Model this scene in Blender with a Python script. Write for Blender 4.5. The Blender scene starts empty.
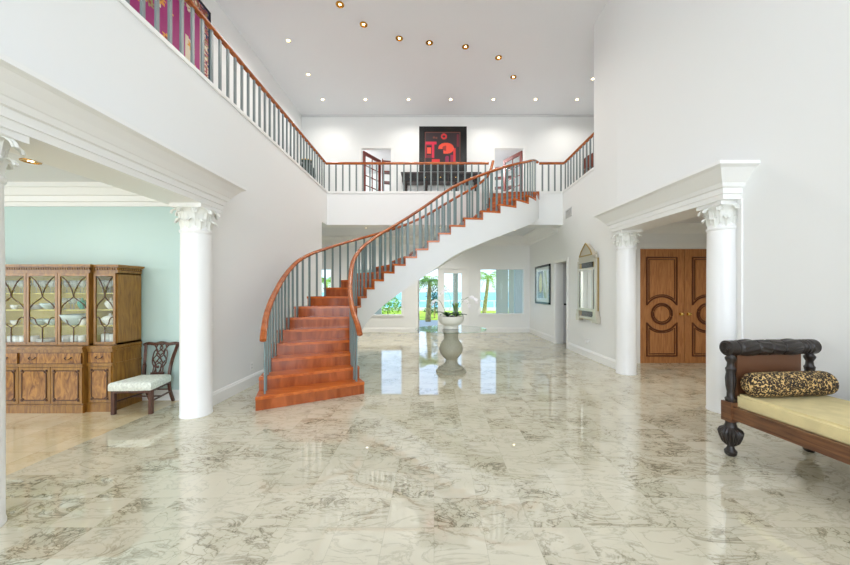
import bpy, bmesh, math, random
from mathutils import Vector, Matrix
random.seed(7)
C = bpy.context.scene.collection
sc = bpy.context.scene
PI = math.pi
F, VX, HY, CAMH = 340.0, 434.0, 291.5, 1.7
R = 4.78/24      # stair riser
G = 4.78         # gallery floor
ZC = 8.34        # main ceiling
DG, DU, DB = 10.5, 12.8, 14.13
XL = -3.3
def XR(y):
    return 4.22-(y-3.5)*0.0615 if y < 7.4 else 3.98
# ---------------------------------------------------------------- materials
def newmat(name):
    m = bpy.data.materials.new(name); m.use_nodes = True
    nt = m.node_tree; b = nt.nodes['Principled BSDF']
    return m, nt, b
def lin(c):
    return tuple(((v/255)/12.92 if v/255 <= .04045 else (((v/255)+.055)/1.055)**2.4) for v in c)+(1,)
def flat(name, c, rough=.5, metal=0, spec=.5, bump=0, bscale=40, vary=0):
    m, nt, b = newmat(name)
    b.inputs['Base Color'].default_value = lin(c); b.inputs['Roughness'].default_value = rough
    b.inputs['Metallic'].default_value = metal; b.inputs['Specular IOR Level'].default_value = spec
    if bump or vary:
        g = nt.nodes.new('ShaderNodeNewGeometry'); n = nt.nodes.new('ShaderNodeTexNoise')
        n.inputs['Scale'].default_value = bscale; n.inputs['Detail'].default_value = 4
        nt.links.new(g.outputs['Position'], n.inputs['Vector'])
        if bump:
            bp = nt.nodes.new('ShaderNodeBump'); bp.inputs['Strength'].default_value = bump; bp.inputs['Distance'].default_value = .01
            nt.links.new(n.outputs['Fac'], bp.inputs['Height']); nt.links.new(bp.outputs['Normal'], b.inputs['Normal'])
        if vary:
            r = nt.nodes.new('ShaderNodeValToRGB')
            r.color_ramp.elements[0].position = .35; r.color_ramp.elements[1].position = .65
            r.color_ramp.elements[0].color = lin([v*(1-vary) for v in c]); r.color_ramp.elements[1].color = lin([min(255, v*(1+vary)) for v in c])
            nt.links.new(n.outputs['Fac'], r.inputs['Fac']); nt.links.new(r.outputs['Color'], b.inputs['Base Color'])
    return m
def wood(name, c1, c2, rough=.3, axis='Z', scale=3.0, stretch=12, spec=.5):
    m, nt, b = newmat(name)
    tc = nt.nodes.new('ShaderNodeTexCoord'); mp = nt.nodes.new('ShaderNodeMapping')
    s = [stretch]*3; s['XYZ'.index(axis)] = 1.0
    mp.inputs['Scale'].default_value = s
    n = nt.nodes.new('ShaderNodeTexNoise'); n.inputs['Scale'].default_value = scale; n.inputs['Detail'].default_value = 6
    n.inputs['Distortion'].default_value = .7
    r = nt.nodes.new('ShaderNodeValToRGB')
    r.color_ramp.elements[0].position = .32; r.color_ramp.elements[1].position = .68
    r.color_ramp.elements[0].color = lin(c1); r.color_ramp.elements[1].color = lin(c2)
    L = nt.links.new
    L(tc.outputs['Object'], mp.inputs['Vector']); L(mp.outputs['Vector'], n.inputs['Vector'])
    L(n.outputs['Fac'], r.inputs['Fac']); L(r.outputs['Color'], b.inputs['Base Color'])
    b.inputs['Roughness'].default_value = rough; b.inputs['Specular IOR Level'].default_value = spec
    return m
def burl(name, c1, c2, rough=.3):
    m, nt, b = newmat(name)
    g = nt.nodes.new('ShaderNodeNewGeometry'); mp = nt.nodes.new('ShaderNodeMapping')
    mp.inputs['Scale'].default_value = (5, 5, 1.6); mp.inputs['Rotation'].default_value = (0, .35, 0)
    n = nt.nodes.new('ShaderNodeTexNoise'); n.inputs['Scale'].default_value = 2.2; n.inputs['Detail'].default_value = 5
    n.inputs['Distortion'].default_value = 2.6
    r = nt.nodes.new('ShaderNodeValToRGB')
    r.color_ramp.elements[0].position = .33; r.color_ramp.elements[1].position = .66
    r.color_ramp.elements[0].color = lin(c1); r.color_ramp.elements[1].color = lin(c2)
    L = nt.links.new
    L(g.outputs['Position'], mp.inputs['Vector']); L(mp.outputs['Vector'], n.inputs['Vector'])
    L(n.outputs['Fac'], r.inputs['Fac']); L(r.outputs['Color'], b.inputs['Base Color'])
    b.inputs['Roughness'].default_value = rough
    return m
def tiled(name, size, cA, cB, cV, grout, rough=.05, vein=1.0, ang=.6):
    m, nt, b = newmat(name); L = nt.links.new; N = nt.nodes.new
    g = N('ShaderNodeNewGeometry')
    sp = N('ShaderNodeSeparateXYZ'); L(g.outputs['Position'], sp.inputs[0])
    def math_(op, a, bb=None, cc=None):
        n = N('ShaderNodeMath'); n.operation = op
        for i, v in enumerate((a, bb, cc)):
            if v is None: continue
            if isinstance(v, (int, float)): n.inputs[i].default_value = v
            else: L(v, n.inputs[i])
        return n.outputs[0]
    u = math_('DIVIDE', sp.outputs[0], size); v = math_('DIVIDE', sp.outputs[1], size)
    iu = math_('FLOOR', u); iv = math_('FLOOR', v)
    cb = N('ShaderNodeCombineXYZ'); L(iu, cb.inputs[0]); L(iv, cb.inputs[1])
    wn = N('ShaderNodeTexWhiteNoise'); wn.noise_dimensions = '2D'; L(cb.outputs[0], wn.inputs['Vector'])
    sc_ = N('ShaderNodeVectorMath'); sc_.operation = 'SCALE'; sc_.inputs['Scale'].default_value = 9.0
    L(wn.outputs['Color'], sc_.inputs[0])
    ad = N('ShaderNodeVectorMath'); ad.operation = 'ADD'; L(g.outputs['Position'], ad.inputs[0]); L(sc_.outputs[0], ad.inputs[1])
    mp = N('ShaderNodeMapping'); mp.inputs['Rotation'].default_value = (0, 0, ang); mp.inputs['Scale'].default_value = (1, 2.2, 1)
    L(ad.outputs[0], mp.inputs['Vector'])
    n1 = N('ShaderNodeTexNoise'); n1.inputs['Scale'].default_value = 2.2; n1.inputs['Detail'].default_value = 7; n1.inputs['Roughness'].default_value = .62; n1.inputs['Distortion'].default_value = 1.3
    L(mp.outputs[0], n1.inputs['Vector'])
    n2 = N('ShaderNodeTexNoise'); n2.inputs['Scale'].default_value = 1.3; n2.inputs['Detail'].default_value = 3
    L(ad.outputs[0], n2.inputs['Vector'])
    a1 = math_('ABSOLUTE', math_('SUBTRACT', n1.outputs['Fac'], .5))
    r1 = N('ShaderNodeValToRGB'); r1.color_ramp.elements[0].position = 0; r1.color_ramp.elements[0].color = (1, 1, 1, 1)
    r1.color_ramp.elements[1].position = .035; r1.color_ramp.elements[1].color = (0, 0, 0, 1); L(a1, r1.inputs['Fac'])
    # fine crackle
    vo = N('ShaderNodeTexVoronoi'); vo.feature = 'DISTANCE_TO_EDGE'; vo.inputs['Scale'].default_value = 6.5
    dis = N('ShaderNodeTexNoise'); dis.inputs['Scale'].default_value = 5; dis.inputs['Detail'].default_value = 4; L(ad.outputs[0], dis.inputs['Vector'])
    mx = N('ShaderNodeVectorMath'); mx.operation = 'ADD'; s2 = N('ShaderNodeVectorMath'); s2.operation = 'SCALE'; s2.inputs['Scale'].default_value = .45
    L(dis.outputs['Color'], s2.inputs[0]); L(ad.outputs[0], mx.inputs[0]); L(s2.outputs[0], mx.inputs[1]); L(mx.outputs[0], vo.inputs['Vector'])
    r3 = N('ShaderNodeValToRGB'); r3.color_ramp.elements[0].position = 0; r3.color_ramp.elements[0].color = (1, 1, 1, 1)
    r3.color_ramp.elements[1].position = .035; r3.color_ramp.elements[1].color = (0, 0, 0, 1); L(vo.outputs['Distance'], r3.inputs['Fac'])
    msk = N('ShaderNodeValToRGB'); msk.color_ramp.elements[0].position = .44; msk.color_ramp.elements[1].position = .62
    L(n2.outputs['Fac'], msk.inputs['Fac'])
    crack = math_('MULTIPLY', math_('MULTIPLY', r3.outputs['Color'], msk.outputs['Color']), .75)
    cloud = N('ShaderNodeMix'); cloud.data_type = 'RGBA'; cloud.inputs['A'].default_value = lin(cA); cloud.inputs['B'].default_value = lin(cB)
    L(math_('MULTIPLY', n1.outputs['Fac'], math_('ADD', msk.outputs['Color'], .45)), cloud.inputs['Factor'])
    fac = math_('MULTIPLY', math_('MINIMUM', math_('ADD', math_('MULTIPLY', r1.outputs['Color'], math_('ADD', math_('MULTIPLY', msk.outputs['Color'], .6), .3)), crack), 1.0), vein)
    vm = N('ShaderNodeMix'); vm.data_type = 'RGBA'; L(fac, vm.inputs['Factor']); L(cloud.outputs['Result'], vm.inputs['A']); vm.inputs['B'].default_value = lin(cV)
    fu = math_('PINGPONG', u, .5); fv = math_('PINGPONG', v, .5)
    edge = math_('LESS_THAN', math_('MINIMUM', fu, fv), .0045)
    gm = N('ShaderNodeMix'); gm.data_type = 'RGBA'; L(math_('MULTIPLY', edge, .6), gm.inputs['Factor']); L(vm.outputs['Result'], gm.inputs['A']); gm.inputs['B'].default_value = lin(grout)
    L(gm.outputs['Result'], b.inputs['Base Color'])
    b.inputs['Roughness'].default_value = rough; b.inputs['Specular IOR Level'].default_value = .85; b.inputs['IOR'].default_value = 1.7
    return m
def glassmat(name, tint=(1, 1, 1), refl=.08, spec_rough=.0):
    m = bpy.data.materials.new(name); m.use_nodes = True; nt = m.node_tree; nt.nodes.clear(); N = nt.nodes.new; L = nt.links.new
    o = N('ShaderNodeOutputMaterial'); t = N('ShaderNodeBsdfTransparent'); t.inputs[0].default_value = tint+(1,)
    g = N('ShaderNodeBsdfGlossy'); g.inputs['Roughness'].default_value = spec_rough
    fr = N('ShaderNodeFresnel'); fr.inputs[0].default_value = 1.45
    ml = N('ShaderNodeMath'); ml.operation = 'MULTIPLY'; ml.inputs[1].default_value = refl/.04*.5
    gb = N('ShaderNodeNewGeometry'); inv = N('ShaderNodeMath'); inv.operation = 'SUBTRACT'; inv.inputs[0].default_value = 1; L(gb.outputs['Backfacing'], inv.inputs[1]); m2 = N('ShaderNodeMath'); m2.operation = 'MULTIPLY'; L(fr.outputs[0], m2.inputs[0]); L(inv.outputs[0], m2.inputs[1])
    L(m2.outputs[0], ml.inputs[0]); mx = N('ShaderNodeMixShader'); L(ml.outputs[0], mx.inputs[0]); L(t.outputs[0], mx.inputs[1]); L(g.outputs[0], mx.inputs[2]); L(mx.outputs[0], o.inputs[0])
    return m
def emis(name, c, s):
    m, nt, b = newmat(name)
    b.inputs['Base Color'].default_value = lin(c); b.inputs['Emission Color'].default_value = lin(c); b.inputs['Emission Strength'].default_value = s
    return m
M = {}
M['wall'] = flat('white_wall_paint', (233, 234, 233), .55, bump=.05, bscale=60)
M['ceiling'] = flat('ceiling_paint', (226, 227, 229), .7)
M['trim'] = flat('white_trim_paint', (236, 236, 234), .35)
M['column'] = flat('column_paint', (236, 236, 235), .3)
M['capital'] = flat('capital_plaster', (228, 229, 224), .5)
M['aqua'] = flat('aqua_wall_paint', (192, 216, 213), .5)
M['marble'] = tiled('polished_marble_tiles', .35, (214, 207, 186), (190, 183, 158), (112, 104, 80), (172, 166, 146), .015, .9)
M['cream'] = tiled('cream_marble_tiles', .6, (228, 212, 178), (210, 188, 146), (170, 130, 80), (160, 130, 90), .08, .35, .2)
M['stair'] = wood('stair_cherry_wood', (174, 80, 26), (208, 114, 46), .18, 'X', 2.0, 10)
M['riser'] = wood('shaded_riser_wood', (136, 64, 26), (182, 96, 46), .14, 'Z', 1.6, 5)  # same wood as the treads, darkened to put shade on the risers
M['rail'] = wood('handrail_wood', (146, 70, 26), (182, 100, 46), .22, 'X', 3, 4)
M['bal'] = flat('seafoam_grey_baluster_paint', (112, 132, 132), .35)
M['balg'] = flat('grey_gallery_baluster_paint', (116, 126, 126), .35)
M['cab'] = wood('cabinet_mahogany', (124, 84, 36), (166, 120, 54), .3, 'Z', 4, 7)
M['burl'] = burl('cabinet_flame_veneer', (112, 66, 24), (184, 130, 60), .28)
M['cabdark'] = flat('dark_cabinet_moulding', (84, 50, 26), .35)
M['cabin'] = flat('brightened_olive_gold_lining', (216, 202, 110), .6)  # brightened to stand in for lamplight inside the cabinet
M['chair'] = wood('dark_chair_mahogany', (62, 36, 28), (98, 60, 46), .3, 'Z', 4, 8)
M['damask'] = flat('pale_aqua_damask', (222, 226, 218), .7, vary=.06, bscale=35, bump=.1)
M['door'] = wood('door_walnut', (158, 102, 58), (190, 132, 80), .3, 'Z', 3, 10)
M['doordark'] = flat('dark_door_moulding', (98, 52, 26), .35)
M['gold'] = flat('polished_brass', (226, 190, 110), .2, 1)
M['ebony'] = flat('carved_dark_wood', (38, 31, 27), .36, bump=.12, bscale=60, vary=.2)
M['bedrail'] = wood('daybed_rail_wood', (76, 46, 30), (124, 84, 54), .35, 'Y', 3, 12)
M['brown'] = flat('brown_backrest_leather', (98, 62, 38), .45)
M['mattress'] = flat('pale_gold_mattress_fabric', (214, 198, 148), .75, vary=.03, bscale=8, bump=.15)
M['stone'] = flat('carved_grey_stone', (158, 154, 136), .6, vary=.06, bscale=50, bump=.1)
M['bowl'] = flat('off_white_ceramic', (224, 222, 212), .35)
M['leaf'] = flat('orchid_leaf_green', (52, 84, 58), .35, vary=.2, bscale=14)
M['stem'] = flat('orchid_stem_green', (104, 122, 78), .5)
M['petal'] = flat('white_orchid_petal', (246, 242, 244), .5)
M['soil'] = flat('dark_moss', (54, 52, 36), .9)
M['black'] = flat('black_lacquer', (14, 14, 15), .25)
M['blackw'] = flat('dark_brown_console_wood', (38, 24, 20), .35)
M['mahog'] = flat('red_mahogany', (118, 40, 28), .35)
M['silver'] = flat('champagne_silver_leaf', (208, 202, 188), .3, .7)
M['silverdark'] = flat('aged_mirror_inlay', (92, 88, 84), .25, .7, bump=.4, bscale=80)
M['goldside'] = flat('gilded_frame_side', (176, 152, 96), .4, .5)
M['mirror'] = flat('mirror_glass', (236, 242, 242), .02, 1)
M['china'] = flat('white_china', (240, 240, 236), .2)
M['chinablue'] = flat('blue_white_china', (196, 214, 214), .2)
M['teal'] = flat('teal_porcelain', (60, 160, 140), .25)
M['crystal'] = flat('crystal', (232, 240, 238), .08); M['crystal'].node_tree.nodes['Principled BSDF'].inputs['Alpha'].default_value = .42
M['pane'] = glassmat('window_glass', (.97, .99, .985), .06)
M['tglass'] = glassmat('green_edged_table_glass', (.93, .97, .955), .1)
M['tedge'] = flat('glass_edge_green', (96, 132, 120), .15)
M['plastic'] = flat('white_plastic', (244, 244, 242), .4)
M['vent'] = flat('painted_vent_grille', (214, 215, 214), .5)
M['greydoor'] = flat('pale_grey_door_paint', (208, 208, 212), .4)
M['lamp'] = emis('warm_lamp_glow', (255, 226, 170), 14)
M['lampring'] = flat('white_downlight_ring', (235, 232, 226), .4)
M['lampgold'] = flat('gold_downlight_reflector', (196, 140, 50), .25, .9)
M['lawn'] = flat('lawn_grass', (170, 196, 52), .9, vary=.12, bscale=3)
M['terrace'] = flat('pale_stone_terrace', (206, 204, 198), .7, vary=.03, bscale=2)
M['sea'] = flat('turquoise_sea', (134, 200, 204), 1, vary=.08, bscale=.05)
M['trunk'] = flat('palm_trunk_bark', (178, 158, 108), .9, vary=.2, bscale=9)
M['frond'] = flat('palm_frond_green', (146, 182, 78), .6, vary=.25, bscale=3)
M['bush'] = flat('broadleaf_green', (58, 96, 60), .6, vary=.3, bscale=5)
M['ext'] = flat('exterior_stucco', (206, 212, 208), .8)
M['extg'] = flat('sliding_screen_grey_green', (206, 208, 192), .5)
M['urn'] = flat('dark_green_lacquer', (34, 52, 48), .25, vary=.2, bscale=10)
M['redchair'] = wood('reddish_armchair_wood', (110, 44, 26), (160, 74, 44), .35)
def leopard():
    m, nt, b = newmat('leopard_print_velvet'); N = nt.nodes.new; L = nt.links.new
    tc = N('ShaderNodeTexCoord'); v = N('ShaderNodeTexVoronoi'); v.inputs['Scale'].default_value = 62
    ns = N('ShaderNodeTexNoise'); ns.inputs['Scale'].default_value = 28; ns.inputs['Detail'].default_value = 3
    s = N('ShaderNodeVectorMath'); s.operation = 'SCALE'; s.inputs['Scale'].default_value = .03; a = N('ShaderNodeVectorMath')
    L(tc.outputs['Object'], ns.inputs['Vector']); L(ns.outputs['Color'], s.inputs[0]); L(tc.outputs['Object'], a.inputs[0]); L(s.outputs[0], a.inputs[1]); L(a.outputs[0], v.inputs['Vector'])
    r = N('ShaderNodeValToRGB'); cr = r.color_ramp
    cr.elements[0].position = 0; cr.elements[0].color = lin((170, 118, 60)); cr.elements[1].position = 1; cr.elements[1].color = lin((214, 180, 118))
    for p, c in ((.16, (150, 100, 50)), (.19, (22, 17, 13)), (.60, (22, 17, 13)), (.66, (206, 172, 112))):
        e = cr.elements.new(p); e.color = lin(c)
    cr.interpolation = 'LINEAR'
    L(v.outputs['Distance'], r.inputs['Fac']); L(r.outputs['Color'], b.inputs['Base Color']); b.inputs['Roughness'].default_value = .8
    return m
M['leopard'] = leopard()
# ---------------------------------------------------------------- mesh helpers
def link(name, bm, mat, parent=None, smooth=False, loc=None):
    me = bpy.data.meshes.new(name)
    bmesh.ops.recalc_face_normals(bm, faces=bm.faces) if smooth != 'raw' else None
    bm.to_mesh(me); bm.free()
    o = bpy.data.objects.new(name, me); C.objects.link(o)
    mats = mat if isinstance(mat, (list, tuple)) else [mat]
    for k in mats: me.materials.append(M[k] if isinstance(k, str) else k)
    if smooth:
        for p in me.polygons: p.use_smooth = True
        try: me.set_sharp_from_angle(angle=.7)
        except Exception: pass
    if parent is not None: o.parent = parent
    return o
def tag(o, label, cat, group=None, kind=None):
    o['label'] = label; o['category'] = cat
    if group: o['group'] = group
    if kind: o['kind'] = kind
    return o
def thing(name, label, cat, loc=(0, 0, 0), rz=0, group=None, kind=None):
    o = bpy.data.objects.new(name, None); C.objects.link(o); o.location = loc; o.rotation_euler = (0, 0, rz); o.empty_display_size = .1
    return tag(o, label, cat, group, kind)
def box(bm, x0, x1, y0, y1, z0, z1, mi=0):
    v = [bm.verts.new((x, y, z)) for x in (x0, x1) for y in (y0, y1) for z in (z0, z1)]
    for a in ((0, 1, 3, 2), (4, 6, 7, 5), (0, 4, 5, 1), (2, 3, 7, 6), (0, 2, 6, 4), (1, 5, 7, 3)):
        f = bm.faces.new([v[i] for i in a]); f.material_index = mi
    return bm
def obox(bm, c, size, rz=0, mi=0, M4=None):
    m = M4 if M4 is not None else Matrix.Translation(c) @ Matrix.Rotation(rz, 4, 'Z')
    sx, sy, sz = size[0]/2, size[1]/2, size[2]/2
    v = [bm.verts.new(m @ Vector((x, y, z))) for x in (-sx, sx) for y in (-sy, sy) for z in (-sz, sz)]
    for a in ((0, 1, 3, 2), (4, 6, 7, 5), (0, 4, 5, 1), (2, 3, 7, 6), (0, 2, 6, 4), (1, 5, 7, 3)):
        f = bm.faces.new([v[i] for i in a]); f.material_index = mi
    return bm
def prism(bm, pts, z0, z1, mi=0):
    n = len(pts)
    a = [bm.verts.new((p[0], p[1], z0)) for p in pts]; b = [bm.verts.new((p[0], p[1], z1)) for p in pts]
    bm.faces.new(a[::-1]).material_index = mi; bm.faces.new(b).material_index = mi
    for i in range(n):
        bm.faces.new((a[i], a[(i+1) % n], b[(i+1) % n], b[i])).material_index = mi
    return bm
def extr(bm, pts, vec, mi=0):
    """extrude a planar 3-D polygon along vec"""
    vec = Vector(vec); n = len(pts)
    a = [bm.verts.new(p) for p in pts]; b = [bm.verts.new(Vector(p)+vec) for p in pts]
    bm.faces.new(a[::-1]).material_index = mi; bm.faces.new(b).material_index = mi
    for i in range(n):
        bm.faces.new((a[i], a[(i+1) % n], b[(i+1) % n], b[i])).material_index = mi
    return bm
def loft(bm, rings, closed=True, cap=True, mi=0):
    vs = [[bm.verts.new(p) for p in r] for r in rings]
    n = len(vs[0])
    for i in range(len(vs)-1):
        for j in range(n if closed else n-1):
            bm.faces.new((vs[i][j], vs[i][(j+1) % n], vs[i+1][(j+1) % n], vs[i+1][j])).material_index = mi
    if cap and closed:
        bm.faces.new(vs[0][::-1]).material_index = mi; bm.faces.new(vs[-1]).material_index = mi
    return bm
def lathe(bm, prof, c=(0, 0, 0), seg=32, flute=0, nf=16, frange=None, T=None, cap=True):
    rings = []
    for r, z in prof:
        ring = []
        for k in range(seg):
            a = 2*PI*k/seg; rr = max(r, .0005)
            if flute and (frange is None or frange[0] <= z <= frange[1]): rr *= 1+flute*abs(math.cos(nf*a/2))-flute/2
            p = Vector((rr*math.cos(a), rr*math.sin(a), z))
            if T is not None: p = T @ p
            ring.append(p+Vector(c))
        rings.append(ring)
    return loft(bm, rings, cap=cap and prof[0] != prof[-1])
def tube(bm, pts, rad, seg=8, sx=1.0, sy=1.0, up=Vector((0, 0, 1))):
    pts = [Vector(p) for p in pts]; rings = []
    for i, p in enumerate(pts):
        d = (pts[min(i+1, len(pts)-1)]-pts[max(i-1, 0)])
        if d.length < 1e-7: d = Vector((0, 0, 1))
        d.normalize(); u = up if abs(d.dot(up)) < .97 else Vector((1, 0, 0))
        s = d.cross(u).normalized(); t = s.cross(d).normalized()
        r = rad[i] if isinstance(rad, (list, tuple)) else rad
        rings.append([p+s*(r*sx*math.cos(2*PI*k/seg+PI/seg))+t*(r*sy*math.sin(2*PI*k/seg+PI/seg)) for k in range(seg)])
    return loft(bm, rings)
def cat(P, t):
    """Catmull-Rom through P with t in 0..len-1"""
    n = len(P); i = max(0, min(n-2, int(math.floor(t)))); f = t-i
    g = lambda k: P[k] if 0 <= k < n else (tuple(2*a-b for a, b in zip(P[0], P[1])) if k < 0 else tuple(2*a-b for a, b in zip(P[-1], P[-2])))
    p0, p1, p2, p3 = g(i-1), g(i), g(i+1), g(i+2)
    return tuple(.5*((2*b)+(-a+c)*f+(2*a-5*b+4*c-d)*f*f+(-a+3*b-3*c+d)*f**3) for a, b, c, d in zip(p0, p1, p2, p3))
def smoothpath(P, n=6):
    return [cat(P, i/n) for i in range((len(P)-1)*n+1)]
def bevel(bm, w, seg=2):
    bmesh.ops.bevel(bm, geom=list(bm.edges), offset=w, segments=seg, affect='EDGES', clamp_overlap=True); return bm
def struct(name, bm, mat, label, parent=None, cat_='wall', smooth=False):
    o = link(name, bm, mat, parent, smooth)
    if parent is None: tag(o, label, cat_, kind='structure')
    return o
NB = bmesh.new
# ---------------------------------------------------------------- floors
bm = NB(); box(bm, XL-.65, 9.5, -5.2, 14.6, -.12, 0); box(bm, -9, XL-.65, 5.52, 14.6, -.12, 0)
struct('floor', bm, 'marble', 'polished grey-veined marble tile floor of the hall', cat_='floor')
bm = NB(); box(bm, -9, XL-.65, -4, 5.52, -.12, 0)
struct('floor_dining', bm, 'cream', 'cream stone tile floor under the china cabinet', cat_='floor')
# ---------------------------------------------------------------- walls
# left hall wall (dining opening between the two columns)
OB = 3.0   # top of openings
bm = NB(); box(bm, XL-.25, XL, 4.78, 10.0, 0, G-.02); box(bm, XL-.25, XL, -5, 4.78, OB, G-.02); box(bm, XL-.25, XL, 10.0, DG+.45, 3.755, G-.02)
box(bm, XL-.25, XL, -5, 2.3, 0, OB)
bmesh.ops.remove_doubles(bm, verts=bm.verts, dist=1e-5)
struct('wall_left', bm, 'wall', 'tall white wall left of the staircase below the gallery')
# dining room shell
bm = NB(); box(bm, -9, XL-.25, 5.33, 5.65, 0, 3.35)
struct('wall_dining_back', bm, 'aqua', 'pale aqua dining room wall behind the china cabinet')
bm = NB(); box(bm, -9.15, -9, -4, -1.2, 0, 3.35); box(bm, -9.15, -9, 3.6, 5.65, 0, 3.35); box(bm, -9.15, -9, -1.2, 3.6, 2.7, 3.35); box(bm, -9.15, -9, -1.2, 3.6, 0, .3)
box(bm, -9, -8.4, -4.15, -4, 0, 3.35); box(bm, -4.3, XL-.25, -4.15, -4, 0, 3.35); box(bm, -8.4, -4.3, -4.15, -4, 2.8, 3.35); box(bm, -8.4, -4.3, -4.15, -4, 0, .4)  # unseen front opening cut so light reaches the cabinet face
struct('wall_dining_left', bm, 'aqua', 'aqua dining room wall with wide unseen openings put in for light')
bm = NB(); box(bm, -9.15, XL-.25, -4.15, 5.65, 3.35, 3.45)
struct('ceiling_dining', bm, 'ceiling', 'white dining room ceiling', cat_='ceiling')
# left outer gallery wall and back corner room
bm = NB(); box(bm, -5.15, -4.99, -5, DU+.15, G, ZC)
struct('wall_gallery_left', bm, 'wall', 'white upper wall behind the left gallery where the tapestry hangs')
bm = NB(); box(bm, -9.15, -9, 5.65, DB+.2, 0, 3.96)
struct('wall_corner_left', bm, 'wall', 'white side wall of the room beyond the stairs')
# upper back wall with two doorways
dL = (-2.72, -1.62); dR = (2.28, 3.38); dz = 7.08
bm = NB()
for a, b in ((-5.15, dL[0]), (dL[1], dR[0]), (dR[1], 6.4)): box(bm, a, b, DU, DU+.15, G, ZC)
for a, b in (dL, dR): box(bm, a, b, DU, DU+.15, dz, ZC)
struct('wall_gallery_back', bm, 'wall', 'white upper back wall carrying the framed red picture')
# upper rooms
bm = NB(); box(bm, -5.15, -5.0, DU+.15, 17, G, 7.6); box(bm, 6.25, 6.4, DU+.15, 17, G, 7.6)
box(bm, -5.15, 6.4, 17, 17.15, G, 7.6); box(bm, -.2, .2, DU+.15, 17, G, 7.6)
struct('wall_upper_room', bm, 'wall', 'white walls of the upper rooms beyond the gallery doorways')
bm = NB(); box(bm, -5.15, 6.4, DU+.15, 17.15, 7.6, 7.7)
struct('ceiling_upper_room', bm, 'ceiling', 'ceiling of upper rooms beyond gallery doorways', cat_='ceiling')
# gallery slab
bm = NB()
box(bm, -9, XR(9), 12.0, 17.15, 4.3, G); box(bm, XR(9)+.25, 9.5, 12.0, 17.15, 4.3, G); box(bm, XR(9), XR(9)+.25, 12.0, 17.15, G-.02, G)
box(bm, -5.15, XL-.25, DG+.45, 12.0, 4.3, G); box(bm, XL-.25, XR(9), DG+.45, 12.0, 4.3, G)
box(bm, XL-.0, XR(9), DG, DG+.45, 3.755, G)
box(bm, -5.15, XL-.25, -5, DG+.45, 4.3, G); box(bm, XL-.25, XL, -5, DG+.45, G-.02, G)
box(bm, XR(9)+.25, 6.4, 8.46, 12.0, 4.3, G); box(bm, XR(9), XR(9)+.25, 8.46, 12.0, G-.02, G)
struct('floor_gallery', bm, 'wall', 'white gallery floor slab edge around the hall', cat_='floor')
bm = NB(); box(bm, XL, XR(9), DG-.02, DG, G-.045, G+.012); box(bm, XL-.02, XL+.02, -5, DG, G-.045, G+.012); box(bm, 3.96, 4.0, 8.46, DG, G-.045, G+.012)
struct('trim_1', bm, 'trim', 'thin white lip along the gallery edge', cat_='trim')
# lower ceiling under the gallery + cove
bm = NB(); box(bm, -9.15, XR(9)+.2, DG+.45, DB+.2, 3.96, 4.05); box(bm, -9.15, XL-.25, 5.65, DG+.45, 3.96, 4.05)
struct('ceiling_lower', bm, 'ceiling', 'white ceiling under the gallery', cat_='ceiling')
bm = NB()
def cove(bm, p0, p1, inward, zb=3.60, zt=3.96, w=.36):
    p0 = Vector((*p0, 0)); p1 = Vector((*p1, 0)); n = Vector((*inward, 0)); d = (p1-p0).normalized()
    prof = [(0, zb), (.03, zb), (.035, zb+.05), (.1, zb+.09), (w*.5, zb+.2), (w-.04, zt-.05), (w, zt-.04), (w, zt), (0, zt)]
    r0 = [p0+n*a+d*a+Vector((0, 0, z)) for a, z in prof]; r1 = [p1+n*a-d*a+Vector((0, 0, z)) for a, z in prof]
    loft(bm, [r0, r1])
cove(bm, (3.98, DG+.45), (3.98, DB), (-1, 0)); cove(bm, (-9, DB), (3.98, DB), (0, -1))
struct('trim_2', bm, 'trim', 'deep white cove moulding around lower ceiling', cat_='trim')
# right hall wall
def rwall(bm, y0, y1, z0, z1, t=.25):
    prism(bm, [(XR(y0), y0), (XR(y0)+t, y0), (XR(y1)+t, y1), (XR(y1), y1)], z0, z1)
bm = NB()
rwall(bm, -5, 4.78, 0, G); rwall(bm, 4.78, 7.2, OB, G); rwall(bm, 7.2, 7.4, 0, G); rwall(bm, 7.4, 8.46, 0, G); rwall(bm, 8.46, 10.15, 0, G-.02); rwall(bm, 11.15, DB+.2, 0, G-.02); rwall(bm, 10.15, 11.15, 2.62, G-.02)
rwall(bm, -5, 4.62, G, ZC); rwall(bm, 4.62, 7.4, G, ZC); rwall(bm, 7.4, 8.46, G, ZC)
bmesh.ops.remove_doubles(bm, verts=bm.verts, dist=1e-5)
struct('wall_right', bm, 'wall', 'tall white wall on the right side of the hall')
bm = NB(); box(bm, 6.25, 6.4, 8.3, DU+.15, G, ZC); box(bm, XR(8.4)+.25, 6.4, 8.31, 8.46, G, ZC)
struct('wall_gallery_right', bm, 'wall', 'white outer wall of the right gallery')
# entry alcove on the right
D1 = 8.08
bm = NB(); box(bm, 4.23, 4.80, D1, D1+.15, 0, 3.3); box(bm, 7.12, 9, D1, D1+.15, 0, 3.3); box(bm, 4.80, 7.12, D1, D1+.15, 2.76, 3.3)
box(bm, 9, 9.15, 3.9, D1+.15, 0, 3.3); box(bm, 4.4, 9, 3.85, 4.0, 0, 3.3)
struct('wall_entry', bm, 'wall', 'white wall around the wooden double doors')
bm = NB(); box(bm, 4.2, 9.15, 3.85, D1+.15, 3.3, 3.4)
struct('ceiling_entry', bm, 'ceiling', 'white ceiling of the entry alcove', cat_='ceiling')
bm = NB()
loft(bm, [[(x, D1-a, z) for a, z in ((0, 3.08), (.03, 3.08), (.05, 3.13), (.13, 3.22), (.15, 3.3), (0, 3.3))] for x in (4.2, 9)])
struct('trim_3', bm, 'trim', 'crown moulding above the double doors', cat_='trim')
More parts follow.
